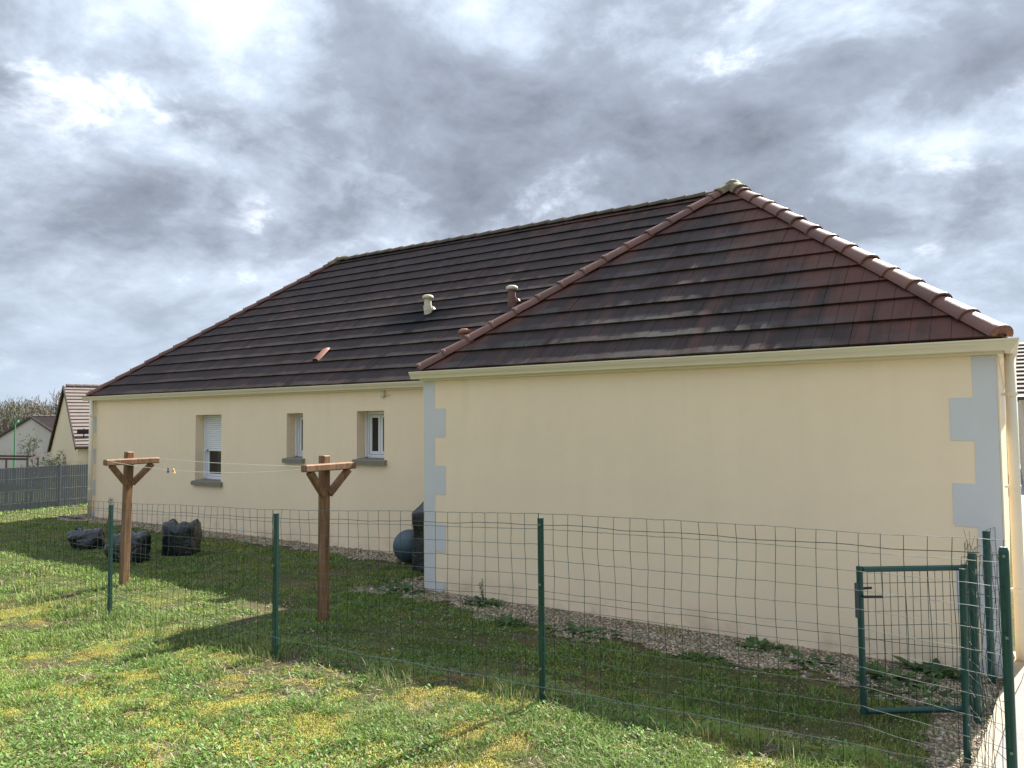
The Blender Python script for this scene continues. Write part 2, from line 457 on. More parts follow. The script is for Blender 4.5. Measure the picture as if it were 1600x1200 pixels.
def root_loc(o):
    while o.parent is not None: o = o.parent
    return o.location.copy()

def obj(name, mb, mat_, parent=None, smooth=False, kind=None, local=False):
    if isinstance(mb, MB):
        if parent is not None and not local:
            r = root_loc(parent)
            if r.length > 0: mb.v = [(a - r.x, b - r.y, c - r.z) for a, b, c in mb.v]
        me = mesh_of(name, mb, mat_, smooth)
    else:
        me = mb
    o = bpy.data.objects.new(name, me); COL.objects.link(o)
    if parent is not None: o.parent = parent
    if kind: o['kind'] = kind
    return o

def tag(o, label, cat=None, group=None, kind=None):
    if label: o['label'] = label
    if cat: o['category'] = cat
    if group: o['group'] = group
    if kind: o['kind'] = kind
    return o

def thing(name, label, cat, loc=(0, 0, 0), group=None):
    o = bpy.data.objects.new(name, None); COL.objects.link(o); o.location = loc
    o.empty_display_size = 0.2
    return tag(o, label, cat, group)

def numpy_mesh(name, verts, tris, cols=None, mat_=None, corners=3):
    me = bpy.data.meshes.new(name)
    nv, nf = len(verts), len(tris)
    me.vertices.add(nv); me.vertices.foreach_set('co', np.asarray(verts, np.float32).ravel())
    me.loops.add(nf * corners); me.loops.foreach_set('vertex_index', np.asarray(tris, np.int32).ravel())
    me.polygons.add(nf); me.polygons.foreach_set('loop_start', np.arange(0, nf * corners, corners, dtype=np.int32))
    me.polygons.foreach_set('loop_total', np.full(nf, corners, np.int32))
    me.update(calc_edges=True)
    if cols is not None:
        ca = me.color_attributes.new('col', 'FLOAT_COLOR', 'POINT')
        c4 = np.ones((nv, 4), np.float32); c4[:, :3] = cols
        ca.data.foreach_set('color', c4.ravel())
    if mat_: me.materials.append(MATS[mat_])
    return me


# ------------------------------------------------------------------ terrain
def sstep(v, a, b):
    t = np.clip((v - a) / (b - a), 0, 1); return t * t * (3 - 2 * t)
_H = np.random.default_rng(5).random((256, 256))
def vnoise(x, y, s, seed=0):
    x = np.asarray(x, float) * s + seed * 17.3; y = np.asarray(y, float) * s + seed * 9.1
    xi = np.floor(x).astype(int); yi = np.floor(y).astype(int); fx = x - xi; fy = y - yi
    fx = fx * fx * (3 - 2 * fx); fy = fy * fy * (3 - 2 * fy)
    g = lambda i, j: _H[i % 256, j % 256]
    return (g(xi, yi) * (1 - fx) + g(xi + 1, yi) * fx) * (1 - fy) + (g(xi, yi + 1) * (1 - fx) + g(xi + 1, yi + 1) * fx) * fy
def fbm(x, y, s, seed=0, oct=4):
    v = 0; a = 0.5; t = 0
    for k in range(oct): v = v + a * vnoise(x, y, s * 2 ** k, seed + k); t += a; a *= 0.5
    return v / t
def crest(x):
    return np.interp(x, [-12, -6, -2.1, 0.87, 3.37, 5.2, 5.7, 8], [-0.1, -0.1, -0.03, 0.10, 0.20, 0.24, 0.05, 0.05])
def gz(x, y):
    x = np.asarray(x, float); y = np.asarray(y, float)
    z = -1.9 * sstep(-x, 11, 40) - 0.55 * sstep(-x, 11, 26)
    k = crest(x) * sstep(-y, 1.75, 2.85)
    back = sstep(-y, 2.9, 7.5) * (0.42 - crest(x)) * sstep(x, -12, -2)
    z = z + k + back
    bump = (fbm(x, y, 1.3, 3) - 0.5) * 0.07 * sstep(-y, 1.2, 2.2) + (fbm(x, y, 0.9, 8) - 0.5) * 0.05 * sstep(-x, 3.5, 8.0) + (fbm(x, y, 4.0, 5, 3) - 0.5) * 0.03 * sstep(-y, 1.2, 2.2)
    return z + bump * sstep(5.75 - x, 0.0, 0.4)
def gzf(x, y): return float(gz(x, y))

def moss_mask(x, y):
    m_ = sstep(fbm(x, y, 1.5, 31) * .52 + fbm(x, y, 6.0, 35) * .48, .55, .63)
    return m_ * np.clip(sstep(-y, 2.2, 3.2) + .25, 0, 1)
def bare_mask(x, y):
    return sstep(fbm(x, y, 1.9, 47) * .6 + fbm(x, y, 7.0, 49) * .4, .56, .66)
def axis_lines(segs):
    out = []
    for a, b, s in segs: out += list(np.arange(a, b, s))
    return np.array(out + [segs[-1][1]])
gx = axis_lines([(-900, -100, 100), (-100, -40, 6), (-40, -13, 0.9), (-13, 9, 0.12), (9, 40, 2.0), (40, 900, 90)])
gy = axis_lines([(-900, -60, 90), (-60, -10, 3.0), (-10, 3, 0.12), (3, 30, 1.2), (30, 100, 7), (100, 900, 100)])
X, Y = np.meshgrid(gx, gy)
V = np.stack([X, Y, gz(X, Y)], -1).reshape(-1, 3)
nx, ny = len(gx), len(gy)
ii = (np.arange(ny - 1)[:, None] * nx + np.arange(nx - 1)[None]).ravel()
Q = np.stack([ii, ii + 1, ii + 1 + nx, ii + nx], 1)
gme = numpy_mesh('ground', V, Q, None, 'soil', 4)
gme.polygons.foreach_set('use_smooth', [True] * len(gme.polygons))
ma = gme.attributes.new('moss', 'FLOAT', 'POINT'); ma.data.foreach_set('value', moss_mask(V[:, 0], V[:, 1]).astype(np.float32))
ba = gme.attributes.new('bare', 'FLOAT', 'POINT'); ba.data.foreach_set('value', bare_mask(V[:, 0], V[:, 1]).astype(np.float32))
ground = obj('ground', gme, None); ground['kind'] = 'structure'

# where the gravel bed lies along the walls
def gravel_w(x):
    return np.interp(x, [-1, 0.0, 0.9, 2.3, 3.1, 4.3, 4.9, 5.9], [0.36, 0.44, 0.54, 0.74, 0.64, 0.76, 0.88, 0.95])
def in_gravel(x, y, jit=0.0):
    x = np.asarray(x, float); y = np.asarray(y, float)
    e = (fbm(x, y, 2.6, 21) - 0.5) * 0.8 + (fbm(x, y, 9.0, 22, 2) - 0.5) * 0.35 + jit
    front = (y < 0) & (y > -gravel_w(x) + e) & (x > -0.55 + e) & (x < 5.78)
    side = (x <= 0) & (x > -0.50 + e) & (y >= 0) & (y < DREC)
    rear = (y < DREC) & (y > DREC - np.interp(x, [-11.5, -6, -1.5], [0.62, 0.42, 0.56]) + e * 0.6) & (x < 0) & (x > -11.6)
    left = (x < -M) & (x > -M - 0.6 + e) & (y >= DREC) & (y < DREC + 8)
    verge = (x > 5.40 + e * .5) & (x < 5.80) & (y > -2.25 + e) & (y < 0)
    return front | side | rear | left | verge

# gravel bed sheet: small cells 5 mm above the soil
gv, gf = [], []
def bed(x0, x1, y0, y1, s=0.05):
    xs = np.arange(x0, x1, s); ys = np.arange(y0, y1, s)
    A, B = np.meshgrid(xs, ys); A = A.ravel(); B = B.ravel()
    k = in_gravel(A + s / 2, B + s / 2); A, B = A[k], B[k]
    n0 = sum(len(q) for q in gv)
    c = np.stack([np.stack([A + i * s, B + j * s], 1) for i, j in ((0, 0), (1, 0), (1, 1), (0, 1))], 1).reshape(-1, 2)
    gv.append(np.column_stack([c, gz(c[:, 0], c[:, 1]) + 0.006])); gf.append(np.arange(len(c)).reshape(-1, 4) + n0)
bed(-0.9, 5.8, -2.6, 0.0); bed(-0.9, 0.0, 0.0, DREC); bed(-11.6, -0.9, 0.6, DREC)
gb = obj('gravel_bed', numpy_mesh('gravel_bed', np.concatenate(gv), np.concatenate(gf), None, 'gravel_fines', 4), None)
gb['kind'] = 'structure'

# pebbles
ico = bmesh.new(); bmesh.ops.create_icosphere(ico, subdivisions=1, radius=1.0)
ico.verts.ensure_lookup_table()
IV = np.array([v.co[:] for v in ico.verts]); IF = np.array([[v.index for v in f.verts] for f in ico.faces]); ico.free()
def pebbles(n, x0, x1, y0, y1, smin, smax, jit):
    x = rng.uniform(x0, x1, n); y = rng.uniform(y0, y1, n)
    k = in_gravel(x, y, jit) | (rng.random(n) < 0.015); x, y = x[k], y[k]; n = len(x)
    s = rng.uniform(smin, smax, n) * rng.choice([0.7, 1.0, 1.5], n, p=[.4, .5, .1])
    sc = np.stack([s, s * rng.uniform(.6, 1.1, n), s * rng.uniform(.4, .75, n)], 1)
    a = rng.uniform(0, 6.28, n); c, sn = np.cos(a), np.sin(a)
    v = IV[None] * (1 + rng.uniform(-.22, .22, (n, 12, 1))) * sc[:, None]
    vx = v[..., 0] * c[:, None] - v[..., 1] * sn[:, None]; vy = v[..., 0] * sn[:, None] + v[..., 1] * c[:, None]
    P = np.stack([vx + x[:, None], vy + y[:, None], v[..., 2] + gz(x, y)[:, None] + 0.006 + sc[:, 2:3] * .45], -1)
    base = np.array([(0.39, 0.31, 0.21), (0.46, 0.385, 0.275), (0.30, 0.225, 0.145), (0.50, 0.435, 0.33), (0.33, 0.245, 0.16)])
    col = base[rng.integers(0, 5, n)] * rng.uniform(.6, 1.15, (n, 1))
    return P.reshape(-1, 3), np.repeat(col, 12, 0), n
parts = [pebbles(52000, -0.9, 5.82, -2.5, 0.0, .007, .013, .03), pebbles(2600, -0.8, 0, 0, DREC, .010, .018, .03), pebbles(9000, -11.6, -.8, .85, DREC, .012, .02, .03)]
vs = np.concatenate([q[0] for q in parts]); cs = np.concatenate([q[1] for q in parts]); nst = sum(q[2] for q in parts)
fs = (IF[None] + (np.arange(nst) * 12)[:, None, None]).reshape(-1, 3)
tag(obj('gravel', numpy_mesh('gravel', vs, fs, cs, 'pebble'), None), 'beige pebble gravel strip along the foot of the house walls', 'gravel', kind='stuff')

# concrete path at the right with its kerb
def path_edge(y): return np.interp(y, [-7, -4.5, -2.9, -1.9, -1.1, -0.6, -0.2, 0.4], [5.75, 5.66, 5.70, 5.77, 5.835, 5.87, 5.92, 5.97])
pm = MB(); km = MB(); ys = list(np.arange(-7.0, 0.4, 0.2)) + [0.4]
rows = [(float(path_edge(y)), y) for y in ys] + [(L + 0.10, 0.6), (L + 0.10, 30.0)]
for (xa, ya), (xb, yb) in zip(rows, rows[1:]):
    pm.add([(xa, ya, 0.055), (9.5, ya, 0.055), (9.5, yb, 0.055), (xb, yb, 0.055)], [(0, 1, 2, 3)])
pm.add([(9.5, -7, .055), (9.5, 30, .055), (9.5, 30, -.1), (9.5, -7, -.1), (5.75, -7, .055), (5.75, -7, -.1)], [(0, 3, 2, 1), (0, 4, 5, 3)])
o = obj('concrete_path', pm, 'path_concrete'); o['kind'] = 'structure'
for (xa, ya), (xb, yb) in zip(rows[:-2], rows[1:-1]):
    wd = 0.085
    km.add([(xa - wd, ya, .067), (xa - .002, ya, .067), (xb - .002, yb, .067), (xb - wd, yb, .067), (xa - wd, ya, -.15), (xb - wd, yb, -.15), (xa - .002, ya, -.15), (xb - .002, yb, -.15)],
           [(0, 1, 2, 3), (0, 3, 5, 4), (1, 6, 7, 2)])
o = obj('path_kerb', km, 'stone_kerb'); o['kind'] = 'structure'


# ------------------------------------------------------------------ the house
house = thing('bungalow', 'cream rendered bungalow with dark tiled hip roof and grey painted quoins', 'house', (0, 0, 0))

# openings in the rear wall: x0, x1, z0, z1
WIN = [(-7.06, -6.26, 0.935, 2.175), (-4.44, -4.03, 1.415, 2.175), (-2.76, -2.17, 1.43, 2.19)]
REV = 0.215
def wall_front(y, x0, x1, z0, z1, holes, depth):
    mb = MB(); xs = sorted({x0, x1, *[h[0] for h in holes], *[h[1] for h in holes]}); zs = sorted({z0, z1, *[h[2] for h in holes], *[h[3] for h in holes]})
    for a, b in zip(xs, xs[1:]):
        for c, d in zip(zs, zs[1:]):
            if any(h[0] <= a and b <= h[1] and h[2] <= c and d <= h[3] for h in holes): continue
            mb.add([(a, y, c), (b, y, c), (b, y, d), (a, y, d)], [(0, 1, 2, 3)])
    for a, b, c, d in holes:
        e = y + depth
        mb.add([(a, y, c), (a, e, c), (a, e, d), (a, y, d)], [(0, 1, 2, 3)]); mb.add([(b, y, c), (b, e, c), (b, e, d), (b, y, d)], [(3, 2, 1, 0)])
        mb.add([(a, y, d), (b, y, d), (b, e, d), (a, e, d)], [(3, 2, 1, 0)]); mb.add([(a, y, c), (b, y, c), (b, e, c), (a, e, c)], [(0, 1, 2, 3)])
    return mb
YB = DREC + 2 * DM
mb = wall_front(DREC, -M, 0.0, -0.4, HW + 0.08, WIN, REV + 0.10)
mb.add([(-M, DREC, -.6), (-M, YB, -.6), (-M, YB, HW + .08), (-M, DREC, HW + .08)], [(0, 3, 2, 1)])
mb.add([(-M, YB, -.6), (L, YB, -.6), (L, YB, HW + .08), (-M, YB, HW + .08)], [(0, 3, 2, 1)])
obj('wall', mb, 'cream_render', house)
mb = MB()
mb.add([(0, 0, -.2), (L, 0, -.2), (L, 0, HW + .08), (0, 0, HW + .08)], [(0, 1, 2, 3)])
mb.add([(L, 0, -.2), (L, YB, -.2), (L, YB, HW + .08), (L, 0, HW + .08)], [(0, 1, 2, 3)])
mb.add([(0, 0, -.2), (0, DREC + .02, -.2), (0, DREC + .02, HW + .08), (0, 0, HW + .08)], [(0, 3, 2, 1)])
obj('wall', mb, 'cream_render', house)

# quoins: alternate long and short blocks, 4 mm proud of the render
def quoins(x_edge, y, direction, zs_top, both=True):
    z = HW; wide = False; first = 2.171
    levels = [HW, first]
    while levels[-1] > 0.02: levels.append(max(levels[-1] - 0.3404, -0.05))
    for k, (zt, zb) in enumerate(zip(levels, levels[1:])):
        wd = (0.327 if k % 2 else 0.163) * (1.0 if y < 1 else .82)
        a, b = (x_edge, x_edge + direction * wd); x0, x1 = min(a, b), max(a, b)
        mq = MB().box((x0, y - 0.004, zb), (x1, y + 0.03, zt))
        obj('quoin', mq, 'grey_render', house)
quoins(0.006, 0.0, 1, None); quoins(L - 0.012, 0.0, -1, None); quoins(-M + 0.006, DREC, 1, None)
for xa, ya in ((-0.004, -0.006), (L - 0.010, -0.006)):
    obj('corner_bead', MB().box((xa, ya, 0.02), (xa + 0.010, ya + 0.016, HW)), 'cream_pvc', house)

# windows
def window(i, shutter_to=None, casement='single'):
    x0, x1, z0, z1 = WIN[i]; yf = DREC + REV
    fr = MB(); t = 0.055
    fr.bevbox((x0 + .004, yf, z0 + .01), (x0 + t, yf + .06, z1 - .004), .004); fr.bevbox((x1 - t, yf, z0 + .01), (x1 - .004, yf + .06, z1 - .004), .004)
    fr.bevbox((x0 + t + .001, yf, z1 - t), (x1 - t - .001, yf + .06, z1 - .004), .004); fr.bevbox((x0 + t + .001, yf, z0 + .01), (x1 - t - .001, yf + .06, z0 + .01 + t), .004)
    win = obj('window', fr, 'white_pvc', house)
    a, b, c, d = x0 + t + .006, x1 - t - .006, z0 + t + .016, z1 - t - .006
    cols = [(a, b)] if casement == 'single' else [(a, (a + b) / 2 - .004), ((a + b) / 2 + .004, b)]
    s = 0.045
    for p, q in cols:
        sm = MB()
        sm.bevbox((p, yf + .012, c), (p + s, yf + .05, d), .004); sm.bevbox((q - s, yf + .012, c), (q, yf + .05, d), .004)
        sm.bevbox((p + s, yf + .012, d - s), (q - s, yf + .05, d), .003); sm.bevbox((p + s, yf + .012, c), (q - s, yf + .05, c + s), .003)
        obj('sash', sm, 'white_pvc', win)
        obj('pane', MB().box((p + s, yf + .028, c + s), (q - s, yf + .036, d - s)), 'window_glass', win)
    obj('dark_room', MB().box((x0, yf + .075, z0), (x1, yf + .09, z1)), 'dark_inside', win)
    if shutter_to is not None:
        z = z1 - .004; k = 0
        while z - .04 > shutter_to:
            sl_ = MB(); y0 = yf - .030
            sl_.add([(x0 + .035, y0 + .010, z), (x1 - .035, y0 + .010, z), (x1 - .035, y0, z - .008), (x0 + .035, y0, z - .008), (x1 - .035, y0, z - .030), (x0 + .035, y0, z - .030), (x1 - .035, y0 + .010, z - .038), (x0 + .035, y0 + .010, z - .038)],
                    [(3, 2, 1, 0), (5, 4, 2, 3), (7, 6, 4, 5)])
            obj('shutter_slat', sl_, 'white_pvc', win); z -= .040
        obj('shutter_bar', MB().bevbox((x0 + .035, yf - .032, z - .045), (x1 - .035, yf - .014, z), .004), 'white_pvc', win)
        obj('shutter_knob', MB().lathe([(0, -.02), (.014, -.02), (.016, 0), (.0, .004)], (x0 + .13, yf - .036, z - .02), 10), 'black_plastic', win)
    for xx in (x0 + .003, x1 - .035):
        obj('shutter_guide', MB().bevbox((xx, yf - .04, z0 + .02), (xx + .032, yf - .002, z1 - .006), .003), 'white_pvc', win)
    sm = MB(); ov = .055
    sm.add([(x0 - ov, DREC - .055, z0 - .085), (x1 + ov, DREC - .055, z0 - .085), (x1 + ov, DREC + .02, z0 - .085), (x0 - ov, DREC + .02, z0 - .085),
            (x0 - ov, DREC - .055, z0 - .018), (x1 + ov, DREC - .055, z0 - .018), (x1 + ov, DREC - .002, z0 - .002), (x0 - ov, DREC - .002, z0 - .002)],
           [(0, 1, 5, 4), (4, 5, 6, 7), (0, 4, 7, 3), (1, 2, 6, 5), (0, 3, 2, 1), (3, 7, 6, 2)])
    sm.box((x0 + .003, DREC - .004, z0 - .01), (x1 - .003, yf + .004, z0 + .008))
    obj('sill', sm, 'concrete_sill', win)
    return win
window(0, 1.52); window(1, None); window(2, None, 'double')

# eaves: fascia, gutter, downpipes
obj('fascia', MB().box((-0.035, -0.040, 2.505), (L + .035, -0.002, 2.612)), 'cream_pvc', house)
obj('fascia', MB().box((-M - .035, DREC - .040, 2.505), (-.037, DREC - .002, 2.612)), 'cream_pvc', house)
obj('fascia', MB().box((L + .002, -.0015, 2.505), (L + .040, YB, 2.612)), 'cream_pvc', house)
obj('fascia', MB().box((-.040, -.0015, 2.505), (-.002, DREC - .042, 2.612)), 'cream_pvc', house)
GP = [(0.004, 2.600), (0.004, 2.532), (0.024, 2.528), (0.050, 2.528), (0.062, 2.533), (0.066, 2.546), (0.074, 2.562), (0.086, 2.578), (0.093, 2.592), (0.095, 2.602), (0.103, 2.604), (0.104, 2.613), (0.092, 2.614)]
def gutter(path, sides):
    mb = MB().sweep(GP, path, sides)
    mb.sweep([(a * .95 + .003, z + .004) for a, z in GP][::-1], path, sides)
    k = len(GP)
    for q, s in ((path[0], sides[0]), (path[-1], sides[-1])):
        q = Vector(q); s = Vector(s)
        mb.add([q + s * a + Vector((0, 0, z)) for a, z in GP[:-1]], [tuple(range(len(GP) - 1))])
    return obj('gutter', mb, 'cream_pvc', house)
ys_ = -0.040
gutter([(-0.125, ys_, 0), (L + .040, ys_, 0), (L + .040, YB, 0)], [(0, -1, 0), (1, -1, 0), (1, 0, 0)])
gutter([(-M - .125, DREC - .04, 0), (-0.045, DREC - .04, 0)], [(0, -1, 0), (0, -1, 0)])
gutter([(-.040, DREC - .155, 0), (-.040, .02, 0)], [(-1, 0, 0), (-1, 0, 0)])
def downpipe(x, y, wall_dir, zt=2.535, r=0.042, zb=-0.05):
    wd = Vector(wall_dir)
    top = Vector((x, y, zt))
    o = obj('downpipe', MB().tube([(x, y, zt), (x, y, 1.2), (x, y, zb)], r, 16), 'cream_pvc', house, smooth=True)
    for z in (2.2, 1.45, .62):
        q = Vector((x, y, z))
        mb = MB().tube([q - Vector((0, 0, .014)), q + Vector((0, 0, .014))], r + .005, 16)
        mb.beam(q, q - wd * .07, .018, .022)
        obj('pipe_clip', mb, 'cream_pvc', o)
    return o
downpipe(-10.73, DREC - .085, (0, -1, 0)); downpipe(L + .078, .36, (1, 0, 0), r=.040)
obj('wall_vent', MB().bevbox((-5.70, DREC - .012, .02), (-5.58, DREC + .01, .16), .004), 'cream_pvc', house)
mb = MB().bevbox((-2.21, DREC - .05, 2.40), (-2.14, DREC + .005, 2.495), .008); mb.tube([(-2.14, DREC - .015, 2.43), (-2.05, DREC - .012, 2.425)], .008, 6)
obj('junction_box', mb, 'vent_cream', house)
mb = MB().tube([(-9.98, DREC + .01, .42), (-9.98, DREC - .07, .42), (-9.98, DREC - .09, .36)], .013, 8); mb.tube([(-10.02, DREC - .05, .46), (-9.94, DREC - .05, .46)], .008, 6)
mb.tube([(-9.98, DREC - .03, 0.0), (-9.98, DREC - .03, .42)], .011, 8)
obj('garden_tap', mb, 'steel', house)
mb = MB().bevbox((-.075, .35, 2.09), (-.0, .40, 2.15), .008); obj('wall_lamp', mb, 'white_pvc', house)

# ---- roof
def poly3(face, pts):
    o, u, s = face; return [o + u * a + s * (b / CT) for a, b in pts]
FACES = {
    'wing_front': ((Vector((-OV, -OV, ZE)), Vector((1, 0, 0)), Vector((0, CT, ST))), [(0, 0), (2 * RW, 0), (RW, RW)]),
    'main_front': ((Vector((-M - OV, DREC - OV, ZE)), Vector((1, 0, 0)), Vector((0, CT, ST))),
                   [(0, 0), (M, 0), (M + OV + L / 2, RW), (M + L + 2 * OV - RM, RM), (RM, RM)]),
    'wing_left': ((Vector((-OV, DREC - OV, ZE)), Vector((0, -1, 0)), Vector((CT, 0, ST))), [(0, 0), (DREC, 0), (DREC - RW, RW), (-RW, RW)]),
    'right': ((Vector((L + OV, -OV, ZE)), Vector((0, 1, 0)), Vector((-CT, 0, ST))),
              [(0, 0), (DREC + 2 * RM, 0), (DREC + RM, RM), (DREC + RW, RW), (RW, RW)]),
    'left': ((Vector((-M - OV, DREC - OV + 2 * RM, ZE)), Vector((0, -1, 0)), Vector((CT, 0, ST))), [(0, 0), (2 * RM, 0), (RM, RM)]),
    'back': ((Vector((L + OV, DREC - OV + 2 * RM, ZE)), Vector((-1, 0, 0)), Vector((0, -CT, ST))),
             [(0, 0), (M + L + 2 * OV, 0), (M + L + 2 * OV - RM, RM), (RM, RM)]),
}
deck = MB()
for fc, pts in FACES.values():
    p3 = poly3(fc, pts); n_ = fc[1].cross(fc[2])
    deck.add([q - n_ * .006 for q in p3], [tuple(range(len(p3)))])
roof = obj('roof', deck, 'roof_underlay', house)

RISE = 0.030
def clip(poly, a, b, c):
    """keep a*x+b*y<=c"""
    out = []
    for i in range(len(poly)):
        p, q = poly[i], poly[(i + 1) % len(poly)]
        dp, dq = a * p[0] + b * p[1] - c, a * q[0] + b * q[1] - c
        if dp <= 0: out.append(p)
        if (dp < 0 < dq) or (dq < 0 < dp):
            t = dp / (dp - dq); out.append((p[0] + (q[0] - p[0]) * t, p[1] + (q[1] - p[1]) * t))
    return out
def half_tile(mb, poly, s0, jit=0.0):
    """poly in (u, s) slope metres; low edge rides RISE above the deck"""
    def hh(s): return RISE * (1.0 - (s - s0) / (GAUGE * 1.16)) + .004 + jit
    top = [(a, b, hh(b)) for a, b in poly]; bot = [(a, b + (.014 if abs(b - s0) < 1e-5 else 0), max(hh(b) - .027, .0)) for a, b in poly]
    k = len(poly)
    mb.add(top + bot, [tuple(range(k))] + [((i + 1) % k, i, k + i, k + (i + 1) % k) for i in range(k)])
def shared_tile():
    mb = MB()
    for a in (0.0015, TILE_W / 2 + .0015): half_tile(mb, [(a, 0), (a + TILE_W / 2 - .003, 0), (a + TILE_W / 2 - .003, GAUGE * 1.1), (a, GAUGE * 1.1)], 0.0)
    return mb
SHARED = {k: mesh_of('tile', shared_tile(), k) for k in ('tile_wing', 'tile_main')}
single, joined = [], {'tile_wing': MB(), 'tile_main': MB()}
CAMV = CAM
for fname, (fc, pts) in FACES.items():
    o_, u_, s_ = fc; n_ = u_.cross(s_)
    R3 = Matrix((u_, s_, n_)).transposed()
    ps = [(a, b / CT) for a, b in pts]
    smax = max(b for a, b in ps); mname = 'tile_wing' if fname == 'wing_front' else 'tile_main'
    u0 = min(a for a, b in ps); u1 = max(a for a, b in ps)
    nc = int(math.ceil(smax / GAUGE))
    # half planes of the convex outline
    edges = []
    k = len(ps)
    for i in range(k):
        p, q = ps[i], ps[(i + 1) % k]; ex, ey = q[0] - p[0], q[1] - p[1]
        edges.append((ey, -ex, ey * p[0] - ex * p[1]))
    convex = fname not in ('main_front', 'right', 'wing_left')
    def inside(pt):
        c = False; j = k - 1
        for i in range(k):
            (xi, yi), (xj, yj) = ps[i], ps[j]
            if (yi > pt[1]) != (yj > pt[1]) and pt[0] < (xj - xi) * (pt[1] - yi) / (yj - yi + 1e-12) + xi: c = not c
            j = i
        return c
    for c in range(nc):
        s0 = c * GAUGE; s1c = min(s0 + GAUGE * 1.1, smax)
        off = (c % 2) * TILE_W / 2
        for j in range(int((u1 - u0) / TILE_W) + 3):
            a = u0 - TILE_W + off + j * TILE_W
            s1 = s1c
            rect = [(a, s0), (a + TILE_W, s0), (a + TILE_W, s1), (a, s1)]
            ins = [inside((p[0], min(max(p[1], .002), smax - .002))) for p in rect] + [inside((a + TILE_W / 2, s0 + .17))]
            if not any(ins): continue
            ctr = o_ + u_ * (a + TILE_W / 2) + s_ * (s0 + .17)
            dist = (ctr - CAMV).length
            if all(ins) and s0 + GAUGE * 1.1 <= smax:
                single.append((dist if fname in ('wing_front', 'main_front') else 99 + dist, mname, fname, o_ + u_ * a + s_ * s0, R3, None))
            else:
                mb = MB()
                if fname == 'right' and a + TILE_W / 2 < DREC + RW:
                    s1 = min(s1, RW / CT)
                    if s1 - s0 < .02: continue
                for h in (0, 1):
                    aa = a + .0015 + h * TILE_W / 2; pl = [(aa, s0), (aa + TILE_W / 2 - .003, s0), (aa + TILE_W / 2 - .003, s1), (aa, s1)]
                    if convex:
                        for e in edges: pl = clip(pl, *e) if pl else pl
                    else:   # clip only by the edges that this tile straddles
                        for i, e in enumerate(edges):
                            p, q = ps[i], ps[(i + 1) % k]; lo, hi = min(p[1], q[1]) - .02, max(p[1], q[1]) + .02
                            if lo <= (s0 + min(s1, s0 + GAUGE)) / 2 <= hi and abs(q[1] - p[1]) > .01 and pl: pl = clip(pl, *e)
                    if len(pl) >= 3: half_tile(mb, pl, s0)
                if mb.f: single.append((dist if fname in ('wing_front', 'main_front') else 99 + dist, mname, fname, o_, R3, mb))
single.sort(key=lambda t: (0 if t[2] == 'wing_front' else 1, t[0]))
made = 0
for dist, mname, fname, org, R3, mb in single:
    M4 = R3.to_4x4(); M4.translation = org
    if made < 298 and fname in ('wing_front', 'main_front'):
        if mb is None:
            o = bpy.data.objects.new('tile', SHARED[mname])
            jr = Matrix.Translation((random.uniform(-.0015, .0015), random.uniform(-.004, .004), random.uniform(0, .003))) @ Matrix.Rotation(random.uniform(-.006, .006), 4, 'Z') @ Matrix.Rotation(random.uniform(-.004, .004), 4, 'Y')
            o.matrix_local = M4 @ jr
        else:
            o = bpy.data.objects.new('tile', mesh_of('tile', mb, mname)); o.matrix_local = M4
        COL.objects.link(o); o.parent = roof; made += 1
    else:
        src = mb if mb is not None else shared_tile()
        jz = random.uniform(0, .004); js = random.uniform(-.004, .004)
        joined[mname].add([M4 @ (Vector(v) + Vector((0, js, jz))) for v in src.v], src.f)
for mname, mb in joined.items():
    if mb.f: obj('roof_tiles', mb, mname, roof, kind='stuff')

# ridge and hip caps
def cap_mesh(length=0.40, r0=0.106, r1=0.092, closed=False):
    mb = MB(); seg = 10; rings = [(-.004, r0 * 1.0, .020), (0.0, r0 + .006, .020), (.03, r0 + .006, .020), (.034, r0, .016), (length, r1, .012)]
    for x, r, th in rings:
        for i in range(seg + 1):
            a = math.pi * i / seg
            mb.v.append((x, math.cos(a) * r, math.sin(a) * r * .86 - .018))
    n = seg + 1
    for i in range(len(rings) - 1):
        for k in range(seg): mb.f.append((i * n + k, i * n + k + 1, (i + 1) * n + k + 1, (i + 1) * n + k))
    b = len(mb.v)       # thickness at the mouth
    for i in range(seg + 1):
        a = math.pi * i / seg; mb.v.append((-.004, math.cos(a) * (r0 - .018), math.sin(a) * (r0 - .018) * .86 - .018))
    for k in range(seg): mb.f.append((k, b + k, b + k + 1, k + 1))
    if closed:
        c0_ = len(mb.v); mb.v += [(-.0045, v[1], v[2]) for v in mb.v[b:b + n]]; mb.f.append(tuple(c0_ + k for k in range(n))[::-1])
    return mb
CAPS = {(mn, cl): mesh_of('hip_tile', cap_mesh(closed=cl), mn, True) for mn in ('cap_clay', 'cap_moss') for cl in (False, True)}
for me in CAPS.values():
    me.set_sharp_from_angle(angle=math.radians(38))
def caps(A, B, mname, start_closed=True, name='hip_tile', step=0.345, lift=.022, moss_top=False):
    A = Vector(A); B = Vector(B); d = (B - A); ln = d.length; d.normalize()
    s = Vector((0, 0, 1)).cross(d).normalized(); u = d.cross(s)
    R = Matrix((d, s, u)).transposed().to_4x4(); n = int(ln / step)
    for i in range(n + 1):
        p = A + d * (i * step) + u * (lift + random.uniform(-.004, .004))
        if (B - p).length < .12: continue
        o = bpy.data.objects.new(name, CAPS[(mname, start_closed and i == 0)])
        Mx = R.copy(); Mx.translation = p
        o.matrix_local = Mx @ Matrix.Rotation(random.uniform(-.02, .02), 4, 'X') @ Matrix.Rotation(random.uniform(-.012, .012) + .028, 4, 'Y') @ Matrix.Diagonal((min(1.0, (B - p).length / .41), 1, 1, 1))
        COL.objects.link(o); o.parent = roof
def P(x, y, run): return (x, y, ZE + TT * run)
